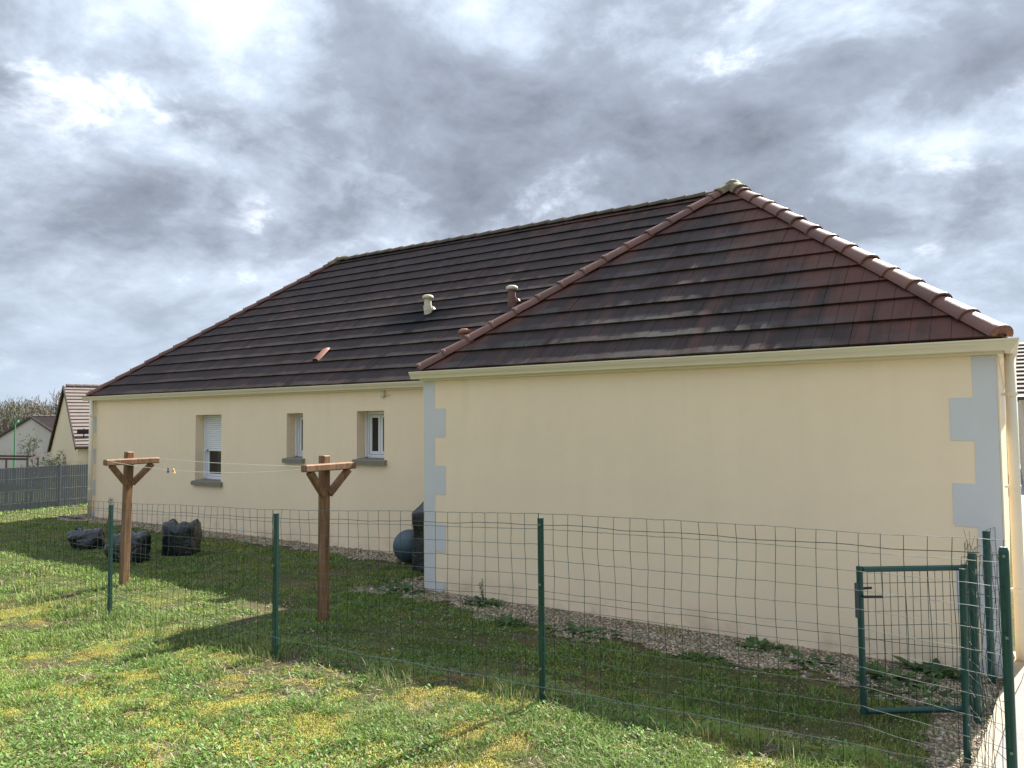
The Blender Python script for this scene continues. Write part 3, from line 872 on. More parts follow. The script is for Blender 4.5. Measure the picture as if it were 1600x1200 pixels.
apex = P(L / 2, L / 2, RW); ridgeL = P(-M + DM, DREC + DM, RM); ridgeR = P(L - DM, DREC + DM, RM); yb = DREC + 2 * DM
caps(P(-OV + .01, -OV + .01, .01), apex, 'cap_clay'); caps(P(L + OV - .02, -OV + .02, .02), apex, 'cap_clay')
caps(P(-M - OV + .01, DREC - OV + .01, .01), ridgeL, 'cap_clay'); caps(P(-M - OV, yb + OV, 0), ridgeL, 'cap_clay'); caps(P(L + OV, yb + OV, 0), ridgeR, 'cap_clay')
caps(ridgeR, ridgeL, 'cap_moss', False, 'ridge_tile'); caps(P(L / 2, DREC - OV + RW, RW), apex, 'cap_clay', False, 'ridge_tile')
caps(P(L / 2, DREC - OV + RW, RW), ridgeR, 'cap_clay', False)
def hub(p, dirs, mname):
    """three-way cap on a hip end"""
    mb = MB(); p = Vector(p)
    for d in dirs:
        d = -Vector(d).normalized(); sv = Vector((0, 0, 1)).cross(d).normalized(); u = d.cross(sv)
        src = cap_mesh(.20, .124, .118); Rm = Matrix((d, sv, u)).transposed()
        mb.add([p - d * .25 + Rm @ Vector(v) + Vector((0, 0, .024)) for v in src.v], src.f)
    bm = bmesh.new(); bmesh.ops.create_icosphere(bm, subdivisions=3, radius=1.0)
    for v in bm.verts:
        k = 1 + .12 * mnoise.noise(v.co * 2.2); v.co = Vector((v.co.x * .120 * k, v.co.y * .120 * k, v.co.z * .112 * k)) + p + Vector((0, 0, .012))
    mb.add([v.co.copy() for v in bm.verts], [[v.index for v in f.verts] for f in bm.faces]); bm.free()
    ho = obj('hip_end_cap', mb, mname, roof, smooth=True); ho.data.set_sharp_from_angle(angle=math.radians(38))
hub(apex, [Vector(P(-OV, -OV, 0)) - Vector(apex), Vector(P(L + OV, -OV, 0)) - Vector(apex)], 'cap_lichen')
hub(ridgeL, [Vector(P(-M - OV, DREC - OV, 0)) - Vector(ridgeL), Vector(P(-M - OV, yb + OV, 0)) - Vector(ridgeL), (1, 0, 0)], 'cap_lichen')

# roof vents
def vent(x, run, mbody, mcap, h=.33, label=None):
    y = DREC - OV + run; z = ZE + TT * run
    base = MB().tube([(x, y + .03, z - .05), (x, y - .005, z + .07)], [.085, .072], 14)
    base.lathe([(.074, .05), (.074, .12), (.066, .13), (.060, h - .06)], (x, y - .005, z), 16)
    base.beam((x + .0, y + .02, z + .02), (x + .125, y + .02, z + .09), .05, .05)
    base.lathe([(.080, .115), (.080, .135)], (x, y - .005, z), 16)
    v = obj('roof_vent', base, mbody, roof, smooth=False)
    c = MB().lathe([(.055, h - .075), (.092, h - .07), (.098, h - .045), (.094, h - .02), (.06, h - .002), (0, h)], (x, y - .005, z), 18)
    obj('vent_cap', c, mcap, house, smooth=True)
    return v
vent(-2.535, 3.10 - DREC + OV, 'vent_cream', 'vent_cream'); vent(-0.734, 3.06 - DREC + OV, 'vent_brown', 'vent_cream'); vent(-0.99, 2.13 - DREC + OV, 'vent_brown', 'vent_tile')
mb = MB(); seg = 8
x, run = -4.27, 0.52 + .03
for t, r, lift in ((0.0, .075, .0), (.30, .072, .004), (.385, .05, -.012), (.40, .0, -.03)):
    for i in range(seg + 1):
        a = math.pi * i / seg
        rr_ = run - .12 * 0 + t * CT
        q = Vector((x + math.cos(a) * r, DREC - OV + rr_, ZE + TT * rr_)) + Vector((0, -ST, CT)) * (math.sin(a) * r * .75 + .022 + lift)
        mb.v.append(tuple(q))
for i in range(3):
    for k in range(seg): mb.f.append((i * 9 + k, i * 9 + k + 1, (i + 1) * 9 + k + 1, (i + 1) * 9 + k))
obj('vent_hood', mb, 'vent_tile', roof, smooth=True)

# ------------------------------------------------------------------ things by the walls
mb = MB().box((-11.30, 1.16, -.03), (-10.62, 1.30, .035)); mb.box((-11.28, 1.18, .0351), (-10.64, 1.28, .04))
tag(obj('drain_channel', mb, 'black_plastic'), 'flat black drain channel on the gravel below the far downpipe', 'drain')

def blob(seed, size, square, wr, crease, top_lumps=0.0, sub=6):
    """crumpled sack: super-ellipsoid creased into facets like film plastic"""
    bm = bmesh.new(); bmesh.ops.create_icosphere(bm, subdivisions=sub, radius=1.0)
    sx, sy, sz = size; off = Vector((seed * 3.7, seed * 1.9, seed * 7.1))
    for v in bm.verts:
        d = v.co.normalized(); e = square
        l = (abs(d.x) ** e + abs(d.y) ** e + abs(d.z) ** e) ** (-1 / e)
        q = d * l
        wq = q + Vector(mnoise.noise_vector(q * 1.7 + off)) * .35
        d1 = mnoise.voronoi(wq * 1.5 + off)[0]; d2 = mnoise.voronoi(wq * 3.4 + off * 2)[0]; d3 = mnoise.voronoi(wq * 7.5 + off)[0]
        fac = (d1[1] - d1[0]) * .70 - (d2[1] - d2[0]) * .26 + (d3[1] - d3[0]) * .03
        k = 1 + wr * mnoise.noise(q * 1.2 + off) + crease * fac
        q = q * k
        if q.z > .40: q.z += top_lumps * (mnoise.noise(Vector((q.x * 2.2, q.y * 2.2, seed))) * .8 + (abs(q.x) - .5) * 1.0) * min(1, (q.z - .4) * 3)
        z = max((q.z + .86) * sz, 0.0)
        spread = 1.0 + max(0, .25 - z / (sz * 2)) * .2
        v.co = Vector((q.x * sx * spread, q.y * sy * spread, z))
    me = bpy.data.meshes.new('bag'); bm.to_mesh(me); bm.free(); me.materials.append(MATS['black_bag'])
    me.polygons.foreach_set('use_smooth', [True] * len(me.polygons))
    return me
def bag(x, y, rz, me, label, extra=None):
    o = obj('garden_bag', me, None); o.location = (x, y, gzf(x, y) - .015); o.rotation_euler = (0, 0, rz)
    top = max(v.co.z for v in me.vertices)
    for sx_, sy_ in ((-.11, -.10),):
        near = max((v.co.z for v in me.vertices if abs(v.co.x - sx_) < .05 and abs(v.co.y - sy_) < .05), default=top)
        pts = [(sx_ - .07 + .14 * t, sy_ + .03 * math.sin(t * 3), near - .025 + .050 * math.sin(math.pi * t) * (1 if sx_ < 0 else .6)) for t in np.linspace(0, 1, 9)]
        obj('handle', MB().tube(pts, .010, 6), 'black_bag', o, local=True, smooth=True)
    return tag(o, label, 'garden bag', 'black garden waste bags on the lawn')
bag(-6.62, -.58, .5, blob(1, (.255, .245, .185), 2.4, .26, .17, .12), 'low crumpled black garden bag, leftmost of the three on the lawn')
bag(-4.90, -.86, .3, blob(2, (.265, .255, .235), 2.7, .24, .16, .22), 'slumped black garden bag partly hidden behind the left clothesline post')
bag(-4.86, -.06, .62, blob(3, (.235, .23, .262), 6.0, .07, .085, .36), 'upright square black garden bag with open top, nearest the wall')

bx, by = -1.30, 1.20
mb = MB(); R = .235
prof = [(R * math.sin(math.pi * i / 24), -R * math.cos(math.pi * i / 24)) for i in range(25)]
mb.lathe(prof, (0, 0, R), 40)
bo = obj('exercise_ball', mb, 'ball_rubber', smooth=True); bo.location = (bx, by, gzf(bx, by) + .004)
tag(bo, 'large blue-grey rubber ball resting against the wall beside the black cover', 'ball')

# covered barbecue beside the wing
def cover_mesh():
    bm = bmesh.new(); bmesh.ops.create_grid(bm, x_segments=2, y_segments=2, size=.1)
    bm.clear()
    nu, nz = 64, 30; hx, hy = .32, .27
    prof = [(0.0, 1.02), (.08, 1.0), (.30, .985), (.55, .98), (.74, .99), (.80, 1.0), (.83, .95), (.90, .72), (.98, .52), (1.04, .28), (1.06, .0)]
    rows = []
    for i in range(nz + 1):
        t = i / nz * 1.06
        for (z0, s0), (z1, s1) in zip(prof, prof[1:]):
            if z0 <= t <= z1 + 1e-6: s = s0 + (s1 - s0) * (t - z0) / (z1 - z0); break
        row = []
        for k in range(nu):
            a = 2 * math.pi * k / nu; ca, sa = math.cos(a), math.sin(a)
            l = (abs(ca) ** 6 + abs(sa) ** 6) ** (-1 / 6)
            fold = .010 * math.sin(a * 9 + t * 2) + .016 * mnoise.noise(Vector((ca * 2, sa * 2, t * 3.2))) + .010 * mnoise.noise(Vector((ca * 7, sa * 7, t * 5)))
            fold *= 1.0 if t < .85 else .5
            row.append(bm.verts.new(((ca * l * hx) * s + ca * fold * s, (sa * l * hy) * s + sa * fold * s, t + .03 * ca * (1 if t > .8 else 0) * s)))
        rows.append(row)
    for r0, r1 in zip(rows, rows[1:]):
        for k in range(nu):
            bm.faces.new((r0[k], r0[(k + 1) % nu], r1[(k + 1) % nu], r1[k]))
    me = bpy.data.meshes.new('cover'); bm.to_mesh(me); bm.free(); me.materials.append(MATS['black_bag'])
    me.polygons.foreach_set('use_smooth', [True] * len(me.polygons)); return me
bq = thing('covered_barbecue', 'tall black covered barbecue in the corner behind the grey quoins', 'barbecue', (-.56, .98, 0.0))
obj('cover', cover_mesh(), None, bq, local=True)
for sx_ in (-.27, .27):
    for sy_ in (-.2, .2):
        obj('foot', MB().tube([(-.56 + sx_, .98 + sy_, -.02), (-.56 + sx_, .98 + sy_, .06)], .02, 8), 'black_plastic', bq)

# ------------------------------------------------------------------ clothesline
def line_post(x, y, lean, h, label):
    z0 = gzf(x, y)
    t = thing('clothesline_post', label, 'clothes post', (x, y, z0), 'wooden clothesline posts')
    mb = MB().bevbox((-.045, -.045, -.25), (.045, .045, h), .009); p = obj('post', mb, 'stained_wood', t, local=True)
    zc = h - .115
    mb = MB().bevbox((-.042, -.345, zc - .036), (.042, .345, zc + .036), .010)
    # the arm is halved over the post, standing 12 mm off its face
    mb.v = [(a + .080, b, c) for a, b, c in mb.v]; obj('crossbar', mb, 'stained_wood', t, local=True)
    for s in (-1, 1):
        mb = MB().beam((.078, s * .26, zc - .040), (.030, s * .035, zc - .285), .058, .062, (1, 0, 0)); obj('brace', mb, 'stained_wood', t, local=True)
    t.rotation_euler = lean
    return t
lp1 = line_post(-3.365, -1.80, (0.0, math.radians(2.6), 0), 1.665, 'leaning brown wooden clothesline post among the black garden bags')
lp2 = line_post(0.026, -1.615, (0, math.radians(.3), 0), 1.675, 'upright reddish wooden clothesline post in front of the right-hand windows')
def sag(A, B, s, n=18):
    A = Vector(A); B = Vector(B); return [A.lerp(B, i / n) - Vector((0, 0, s * 4 * (i / n) * (1 - i / n))) for i in range(n + 1)]
A1 = (-3.16, -1.50, 1.575); A2 = (-3.16, -2.10, 1.565); Bn = (.10, -1.935, 1.585); Bn2 = (.10, -1.92, 1.555)
c1 = obj('clothes_line', MB().tube(sag(A1, Bn, .015), .0035, 5), 'cord'); tag(c1, 'upper taut pale cord strung between the two wooden posts', 'cord')
L2 = sag(A2, Bn2, .075)
c2 = obj('clothes_line', MB().tube(L2, .0035, 5), 'cord'); tag(c2, 'lower sagging pale cord carrying two pegs near the left post', 'cord')
def peg(i, f, mname, label, roll):
    q = L2[i].lerp(L2[i + 1], f); t = thing('clothes_peg', label, 'clothes peg', q)
    for s in (-1, 1):
        mb = MB().beam((q.x + s * .004, q.y, q.z + .02), (q.x + s * .010 + roll * .6, q.y + s * .004, q.z - .036), .009, .007, (0, 1, 0))
        obj('peg_half', mb, mname, t)
    obj('spring', MB().tube([(q.x - .012, q.y - .006, q.z - .008), (q.x + .012, q.y + .006, q.z - .008)], .006, 6), 'steel', t)
peg(6, .1, 'blue_plastic', 'dark blue clothes peg on the sagging cord', .0); peg(6, .6, 'yellow_plastic', 'yellow-orange clothes peg on the sagging cord', .04)

# ------------------------------------------------------------------ wire fence along the lawn
fence = thing('wire_fence', 'green wire mesh garden fence on slim posts across the lawn', 'fence', (-2.1, -2.72, 0))
PX = [(-8.05, -2.55), (-5.08, -2.62), (-2.10, -2.66), (0.87, -2.90), (3.37, -2.82), (5.867, -2.69)]
def fpost(x, y, top, zb=None, r=.021, hood=True, lean=(0, 0)):
    zb = gzf(x, y) - .15 if zb is None else zb
    mb = MB(); w_ = r
    q0 = Vector((x, y, zb)); q1 = Vector((x + lean[0], y + lean[1], top))
    # T section
    mb.beam(q0, q1, 2 * w_, .006, (0, 1, 0)); mb.beam(q0 + Vector((0, .018, 0)), q1 + Vector((0, .018, 0)), .007, .034, (0, 1, 0))
    mb.beam(q0 + Vector((0, -.004, 0)), q1 + Vector((0, -.004, 0)), 2 * w_ - .006, .003, (0, 1, 0))
    return mb
tops = []
for i, (x, y) in enumerate(PX):
    zt = gzf(x, y) + (1.17 if i < 5 else 1.20)
    if i == 5: zt = 1.40
    tops.append(zt)
    if i == 5:
        mb = MB().tube([(x, y, -.2), (x, y, zt - .02), (x, y, zt)], [.022, .022, .016], 12)
    else:
        mb = fpost(x, y, zt, lean=((-.012, .0) if i == 2 else (.0, 0)))
    p = obj('post', mb, 'green_paint', fence)
    for z in (zt - .04, zt - .42, zt - .95):
        obj('wire_hook', MB().box((x - .006, y - .026, z - .006), (x + .006, y - .0065, z + .006)), 'galv_wire', p)
WR = .0019
def mesh_panel(path, z_low, z_top, name='wire_mesh', step=.1, rows=None, seed=0, mess=.006, parent=None, mat_='green_wire', r=WR):
    """path: list of (x, y, zlow, ztop) corner points; welded 10 cm mesh with the kinks of a rolled-out panel"""
    mb = MB(); acc = 0.0; cols = []
    for (xa, ya, la, ta), (xb, yb_, lb, tb) in zip(path, path[1:]):
        ln = math.hypot(xb - xa, yb_ - ya); n = max(1, int(round(ln / step)))
        nrm = Vector((-(yb_ - ya), xb - xa, 0)).normalized()
        for i in range(n):
            t = i / n; cols.append((xa + (xb - xa) * t, ya + (yb_ - ya) * t, la + (lb - la) * t, ta + (tb - ta) * t, nrm))
    xa, ya, la, ta = path[-1]; cols.append((xa, ya, la, ta, cols[-1][4]))
    nr = 12
    def pt(c, k):
        x, y, lo, hi, nrm = cols[c]
        # rows are 10 cm apart from the top, closing up at the foot
        fr = k / nr; z = hi + (lo - hi) * fr
        d = mnoise.noise(Vector((c * .23 + seed, k * .31, seed))) * mess * 3 + random.uniform(-mess, mess) * .55
        e = mnoise.noise(Vector((c * .17, k * .4 + 9, seed))) * mess * 1.6
        return Vector((x, y, z)) + nrm * d + Vector((nrm.y, -nrm.x, 0)) * e + Vector((0, 0, mnoise.noise(Vector((c * .09, k * .2, seed + 4))) * mess * 1.1))
    G = [[pt(c, k) for k in range(nr + 1)] for c in range(len(cols))]
    for c in range(len(cols)): mb.tube(G[c], r, 3, False)
    for k in range(nr + 1):
        row = []
        for c in range(len(cols) - 1):
            row.append(G[c][k]); row.append(G[c][k].lerp(G[c + 1][k], .5) + Vector((0, 0, random.uniform(-.003, .003))))
        row.append(G[-1][k]); mb.tube(row, r, 3, False)
    o = obj(name, mb, mat_, parent, kind='stuff')
    return o, G
lo_off, hi_off = .03, .035
for i in range(len(PX) - 1):
    (xa, ya), (xb, yb_) = PX[i], PX[i + 1]
    pts = []
    for t in (0, .25, .5, .75, 1):
        x = xa + (xb - xa) * t; y = ya + (yb_ - ya) * t - .022
        zt = tops[i] + (tops[i + 1] - tops[i]) * t + hi_off + (.004 * math.sin(t * 9 + i))
        pts.append((x, y, max(gzf(x, y) + lo_off, zt - 1.30), zt))
    mesh_panel(pts, 0, 0, seed=i * 3.3, parent=fence)
def tension(off_top, r, mname, wav, frac=None):
    pts = []
    for i in range(len(PX) - 1):
        (xa, ya), (xb, yb_) = PX[i], PX[i + 1]
        for k in range(26):
            t = k / 26; x = xa + (xb - xa) * t; y = ya + (yb_ - ya) * t - .026; zt = tops[i] + (tops[i + 1] - tops[i]) * t
            if frac is None: z = zt - off_top
            else: z = np.interp(x, [-9, -2.1, .87, 3.37, 5.9], frac)
            pts.append((x, y, z + wav * math.sin(x * 9.0) + random.uniform(-wav, wav) * .6))
    return MB().tube(pts, r, 4, False)
obj('tension_wire', tension(.035, .0019, 'green_wire', .0045), 'green_wire', fence)
obj('tension_wire', tension(0, .0016, 'galv_wire', .004, [.20, .22, .28, .33, .36]), 'galv_wire', fence)
obj('tension_wire', tension(.50, .0014, 'green_wire', .003), 'green_wire', fence)

# side return and gate
ret = thing('side_fence', 'short green mesh fence return running from the corner post to the house', 'fence', (5.66, -1.8, 0))
obj('post', MB().tube([(5.640, -1.812, -.2), (5.652, -1.812, 1.13)], .020, 10), 'green_paint', ret)
obj('post', MB().tube([(5.735, -.196, -.2), (5.735, -.196, 1.148)], .026, 12), 'green_paint', ret)
mesh_panel([(5.86, -2.67, .06, 1.36), (5.65, -1.83, .06, 1.20)], 0, 0, seed=21, parent=ret, mess=.014)
mesh_panel([(5.735, -.20, .04, 1.16), (5.80, -.02, .04, 1.16)], 0, 0, seed=23, parent=ret, mess=.010)
# the loose rolled end of the mesh, wired round the gate post
mb = MB()
for k in range(6):
    a = k * .8; x = 5.655 + .045 * math.cos(a) + .006 * k; y = -1.45 + .05 * math.sin(a) + .035 * k
    pts = [(x + random.uniform(-.014, .014) + .012 * math.sin(z * 9 + k), y + random.uniform(-.014, .014), z) for z in np.linspace(.05, 1.22 + random.uniform(-.1, .08), 14)]
    mb.tube(pts, .0013, 3, False)
for z in np.linspace(.10, 1.15, 9):
    pts = [(5.655 + .05 * math.cos(k * .55) + .006 * k, -1.45 + .055 * math.sin(k * .55) + .035 * k, z + .045 * (k % 2) + random.uniform(-.015, .015)) for k in range(12)]
    mb.tube(pts, .0015, 3, False)
obj('loose_mesh', mb, 'green_wire', ret, kind='stuff')

gate = thing('garden_gate', 'small green tubular garden gate with mesh infill standing open', 'gate', (5.64, -1.05, 0))
G0 = Vector((5.640, -1.005, 0)); G1 = Vector((5.037, -1.442, 0)); gd = (G1 - G0).normalized(); gl = (G1 - G0).length
zb_, zt_ = .065, 1.0
S0, S1 = G0 + gd * .02, G1
obj('gate_post', MB().tube([(5.672, -1.085, -.2), (5.672, -1.085, 1.11)], .026, 14), 'green_paint', gate, smooth=False)
obj('frame', MB().tube([S1 + Vector((0, 0, zb_ - .02)), S1 + Vector((0, 0, zt_ + .02))], .021, 12), 'green_paint', gate, smooth=False)
obj('frame', MB().tube([S0 + Vector((0, 0, zb_ - .02)), S0 + Vector((0, 0, zt_ + .02))], .021, 12), 'green_paint', gate, smooth=False)
obj('frame', MB().tube([S0 + gd * .02 + Vector((0, 0, zt_)), S1 - gd * .02 + Vector((0, 0, zt_))], .019, 12), 'green_paint', gate, smooth=False)
obj('frame', MB().tube([S0 + gd * .02 + Vector((0, 0, zb_)), S1 - gd * .02 + Vector((0, 0, zb_))], .021, 12), 'green_paint', gate, smooth=False)
mb = MB(); n = 14
for i in range(1, n):
    q = S0 + gd * (gl - .02) * i / n; mb.tube([q + Vector((0, 0, zb_)), q + Vector((0, 0, zt_))], .0019, 4, False)
for i in range(1, 10):
    z = zb_ + (zt_ - zb_) * i / 10; mb.tube([S0 + Vector((0, 0, z)), S1 + Vector((0, 0, z))], .0019, 4, False)
obj('gate_mesh', mb, 'green_wire', gate, kind='stuff')
q = S1 + Vector((0, 0, .80)); sd = Vector((gd.y, -gd.x, 0))
lk = obj('lock', MB().beam(q + Vector((0, 0, -.12)) + gd * .012, q + Vector((0, 0, .11)) + gd * .012, .024, .040, (gd.x, gd.y, 0)), 'anthracite', gate)
obj('handle', MB().tube([q + sd * .02 + Vector((0, 0, .06)), q + sd * .055 + Vector((0, 0, .06)), q + sd * .06 - gd * .11 + Vector((0, 0, .062))], .009, 8), 'black_plastic', lk)
obj('handle', MB().tube([q - sd * .02 + Vector((0, 0, .03)), q - sd * .055 + Vector((0, 0, .03)), q - sd * .06 - gd * .12 + Vector((0, 0, .03))], .009, 8), 'black_plastic', lk)
for z in (.22, .84):
    obj('hinge', MB().tube([S0 + Vector((0, 0, z)), Vector((5.672, -1.085, z))], .012, 8), 'steel', gate)

# ------------------------------------------------------------------ lawn: blades, moss and leaf rosettes
def on_lawn(x, y):
    k = ~in_gravel(x, y, -.03) | ((fbm(x, y, 3.5, 24) > .54) & (rng.random(len(x)) < .35))
    k &= ~((x > -0.02) & (x < L + .03) & (y > -.01)); k &= ~((x > -M - .02) & (x < 1) & (y > DREC - .01) & (y < YB + .2))
    k &= ~((x > path_edge(y) - .10) & (y > -7.2))
    return k
def visible(x, y, margin=.28):
    v = np.stack([x - CAM.x, y - CAM.y, gz(x, y) - CAM.z], -1)
    z = v @ np.array(FWD); a = v @ np.array(RGT) / np.maximum(z, .01); b = v @ np.array(UP2) / np.maximum(z, .01)
    return (z > .8) & (np.abs(a) < .686 + margin) & (b > -.514 - margin * 1.4)
def blades(n, x0, x1, y0, y1, dens_dist, hmin, hmax, keep=None, flat=.5):
    x = rng.uniform(x0, x1, n); y = rng.uniform(y0, y1, n)
    d = np.hypot(x - CAM.x, y - CAM.y)
    k = on_lawn(x, y) & visible(x, y) & (rng.random(n) < np.clip((dens_dist / d) ** 2, 0, 1))
    x, y, d = x[k], y[k], d[k]; n = len(x)
    mm_ = moss_mask(x, y); clump = fbm(x, y, 2.4, 41); bare = bare_mask(x, y)
    ok = rng.random(n) > np.clip(.60 * mm_ + .85 * bare, 0, .93); x, y, d, mm_, clump, bare = (q[ok] for q in (x, y, d, mm_, clump, bare)); n = len(x)
    h = (hmin + (hmax - hmin) * rng.random(n) ** 1.6) * (.45 + 1.15 * sstep(clump, .35, .68)) * (1 - .35 * mm_)
    wdt = np.maximum(.0034 * rng.uniform(.7, 1.6, n), .62 * d / 747) * .5
    a = rng.uniform(0, 6.283, n); lean = rng.uniform(.2, 1.7, n) * h; b2 = a + rng.uniform(-.9, .9, n)
    z = gz(x, y) - .004
    side = np.stack([np.cos(a + 1.57), np.sin(a + 1.57), np.zeros(n)], 1) * wdt[:, None]
    P0 = np.stack([x, y, z], 1); l1 = np.stack([np.cos(a) * lean * .35, np.sin(a) * lean * .35, h * .62], 1)
    l2 = np.stack([np.cos(b2) * lean, np.sin(b2) * lean, h * rng.uniform(.75, 1.0, n)], 1)
    v = np.stack([P0 - side, P0 + side, P0 + l1 + side * .8, P0 + l1 - side * .8, P0 + l2], 1).reshape(-1, 3)
    f = np.array([[0, 1, 2], [0, 2, 3], [3, 2, 4]])[None] + (np.arange(n) * 5)[:, None, None]
    g1 = np.array([.118, .220, .036]); g2 = np.array([.265, .352, .068]); st = np.array([.42, .37, .19]); dk = np.array([.058, .125, .028])
    t = np.clip(fbm(x, y, 1.5, 51) * 1.3 - .2 + rng.normal(0, .22, n), 0, 1)[:, None]
    c = g1 * (1 - t) + g2 * t
    q = rng.random(n); dry = .05 + .14 * sstep(fbm(x, y, 1.1, 57), .45, .7) + .25 * bare
    c = np.where((q < dry)[:, None], st * rng.uniform(.5, 1.1, (n, 1)), c); c = np.where((q > .86)[:, None], dk, c)
    c = c * (1 - .5 * mm_[:, None]) + np.array([.30, .27, .05]) * .5 * mm_[:, None]
    c = np.repeat(c * rng.uniform(.75, 1.25, (n, 1)), 5, 0)
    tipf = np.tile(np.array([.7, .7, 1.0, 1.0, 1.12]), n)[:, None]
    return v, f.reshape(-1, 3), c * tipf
def tufts(n):
    """longer uncut grass along the foot of the wire"""
    x = rng.uniform(-7, 5.7, n); y = np.interp(x, [q[0] for q in PX], [q[1] for q in PX]) + rng.normal(-.02, .12, n)
    k = (rng.random(n) < sstep(fbm(x, y, 4.5, 63), .46, .72)) & on_lawn(x, y) & visible(x, y)
    x, y = x[k], y[k]; n = len(x); d = np.hypot(x - CAM.x, y - CAM.y)
    h = rng.uniform(.03, .10, n) * rng.choice([.7, 1, 1.5], n); wdt = np.maximum(.0034 * rng.uniform(.7, 1.5, n), .5 * d / 747) * .5; a = rng.uniform(0, 6.283, n); lean = rng.uniform(.1, .8, n) * h; z = gz(x, y) - .005
    side = np.stack([np.cos(a + 1.57), np.sin(a + 1.57), np.zeros(n)], 1) * wdt[:, None]; P0 = np.stack([x, y, z], 1)
    l1 = np.stack([np.cos(a) * lean * .3, np.sin(a) * lean * .3, h * .6], 1); l2 = np.stack([np.cos(a) * lean, np.sin(a) * lean, h * .95], 1)
    v = np.stack([P0 - side, P0 + side, P0 + l1 + side * .8, P0 + l1 - side * .8, P0 + l2], 1).reshape(-1, 3)
    f = np.array([[0, 1, 2], [0, 2, 3], [3, 2, 4]])[None] + (np.arange(n) * 5)[:, None, None]
    c = np.array([.12, .19, .045]) * rng.uniform(.6, 1.5, (n, 1)); c = np.where((rng.random(n) < .25)[:, None], np.array([.42, .36, .20]) * rng.uniform(.6, 1.1, (n, 1)), c)
    return v, f.reshape(-1, 3), np.repeat(c, 5, 0)
def straw(n, x0, x1, y0, y1):
    """flat dead stalks and clippings lying in the sward"""
    x = rng.uniform(x0, x1, n); y = rng.uniform(y0, y1, n); d = np.hypot(x - CAM.x, y - CAM.y)
    k = on_lawn(x, y) & visible(x, y) & (rng.random(n) < np.clip((4.5 / d) ** 2, 0, 1) * (.15 + .85 * bare_mask(x, y)))
    x, y = x[k], y[k]; n = len(x); a = rng.uniform(0, 6.283, n); ln = rng.uniform(.012, .05, n); wd = rng.uniform(.0015, .0035, n)
    dr = np.stack([np.cos(a), np.sin(a), rng.normal(.1, .25, n)], 1) * ln[:, None]; sd = np.stack([-np.sin(a), np.cos(a), np.zeros(n)], 1) * wd[:, None]
    P0 = np.stack([x, y, gz(x, y) + rng.uniform(.003, .018, n)], 1)
    v = np.stack([P0 - dr - sd, P0 - dr + sd, P0 + dr + sd, P0 + dr - sd], 1).reshape(-1, 3); f = np.array([[0, 1, 2], [0, 2, 3]])[None] + (np.arange(n) * 4)[:, None, None]
    c = np.array([(.40, .34, .20), (.26, .18, .10), (.18, .115, .065), (.48, .43, .29)])[rng.integers(0, 4, n)] * rng.uniform(.6, 1.1, (n, 1))
    return v, f.reshape(-1, 3), np.repeat(c, 4, 0)
def rosettes(n, x0, x1, y0, y1, dens_dist):
    """small broad leaves: clover, daisy, plantain"""
    x = rng.uniform(x0, x1, n); y = rng.uniform(y0, y1, n); d = np.hypot(x - CAM.x, y - CAM.y)
    k = on_lawn(x, y) & visible(x, y) & (rng.random(n) < np.clip((dens_dist / d) ** 2, 0, 1)) & (fbm(x, y, 1.9, 61) > .46) & (rng.random(n) > .8 * bare_mask(x, y))
    x, y = x[k], y[k]; n = len(x)
    ln = rng.uniform(.010, .030, n); wd = ln * rng.uniform(.28, .55, n); a = rng.uniform(0, 6.283, n); rise = ln * rng.uniform(.0, .9, n)
    dr = np.stack([np.cos(a), np.sin(a), np.zeros(n)], 1); sd = np.stack([-np.sin(a), np.cos(a), rng.uniform(-.4, .4, n)], 1)
    P0 = np.stack([x, y, gz(x, y) + rng.uniform(.002, .028, n)], 1); up_ = np.array([0, 0, 1.0])
    v = np.stack([P0, P0 + dr * (ln * .55)[:, None] + sd * wd[:, None] * .6 + up_ * rise[:, None] * .6, P0 + dr * ln[:, None] + up_ * rise[:, None], P0 + dr * (ln * .55)[:, None] - sd * wd[:, None] * .6 + up_ * rise[:, None] * .6], 1).reshape(-1, 3)
    f = np.array([[0, 1, 2], [0, 2, 3]])[None] + (np.arange(n) * 4)[:, None, None]
    c = np.array([.145, .260, .055]) * rng.uniform(.55, 1.5, (n, 1)); dead = rng.random(n) < .10
    c = np.where(dead[:, None], np.array([.30, .23, .15]) * rng.uniform(.4, 1.3, (n, 1)), c)
    return v, f.reshape(-1, 3), np.repeat(c, 4, 0)
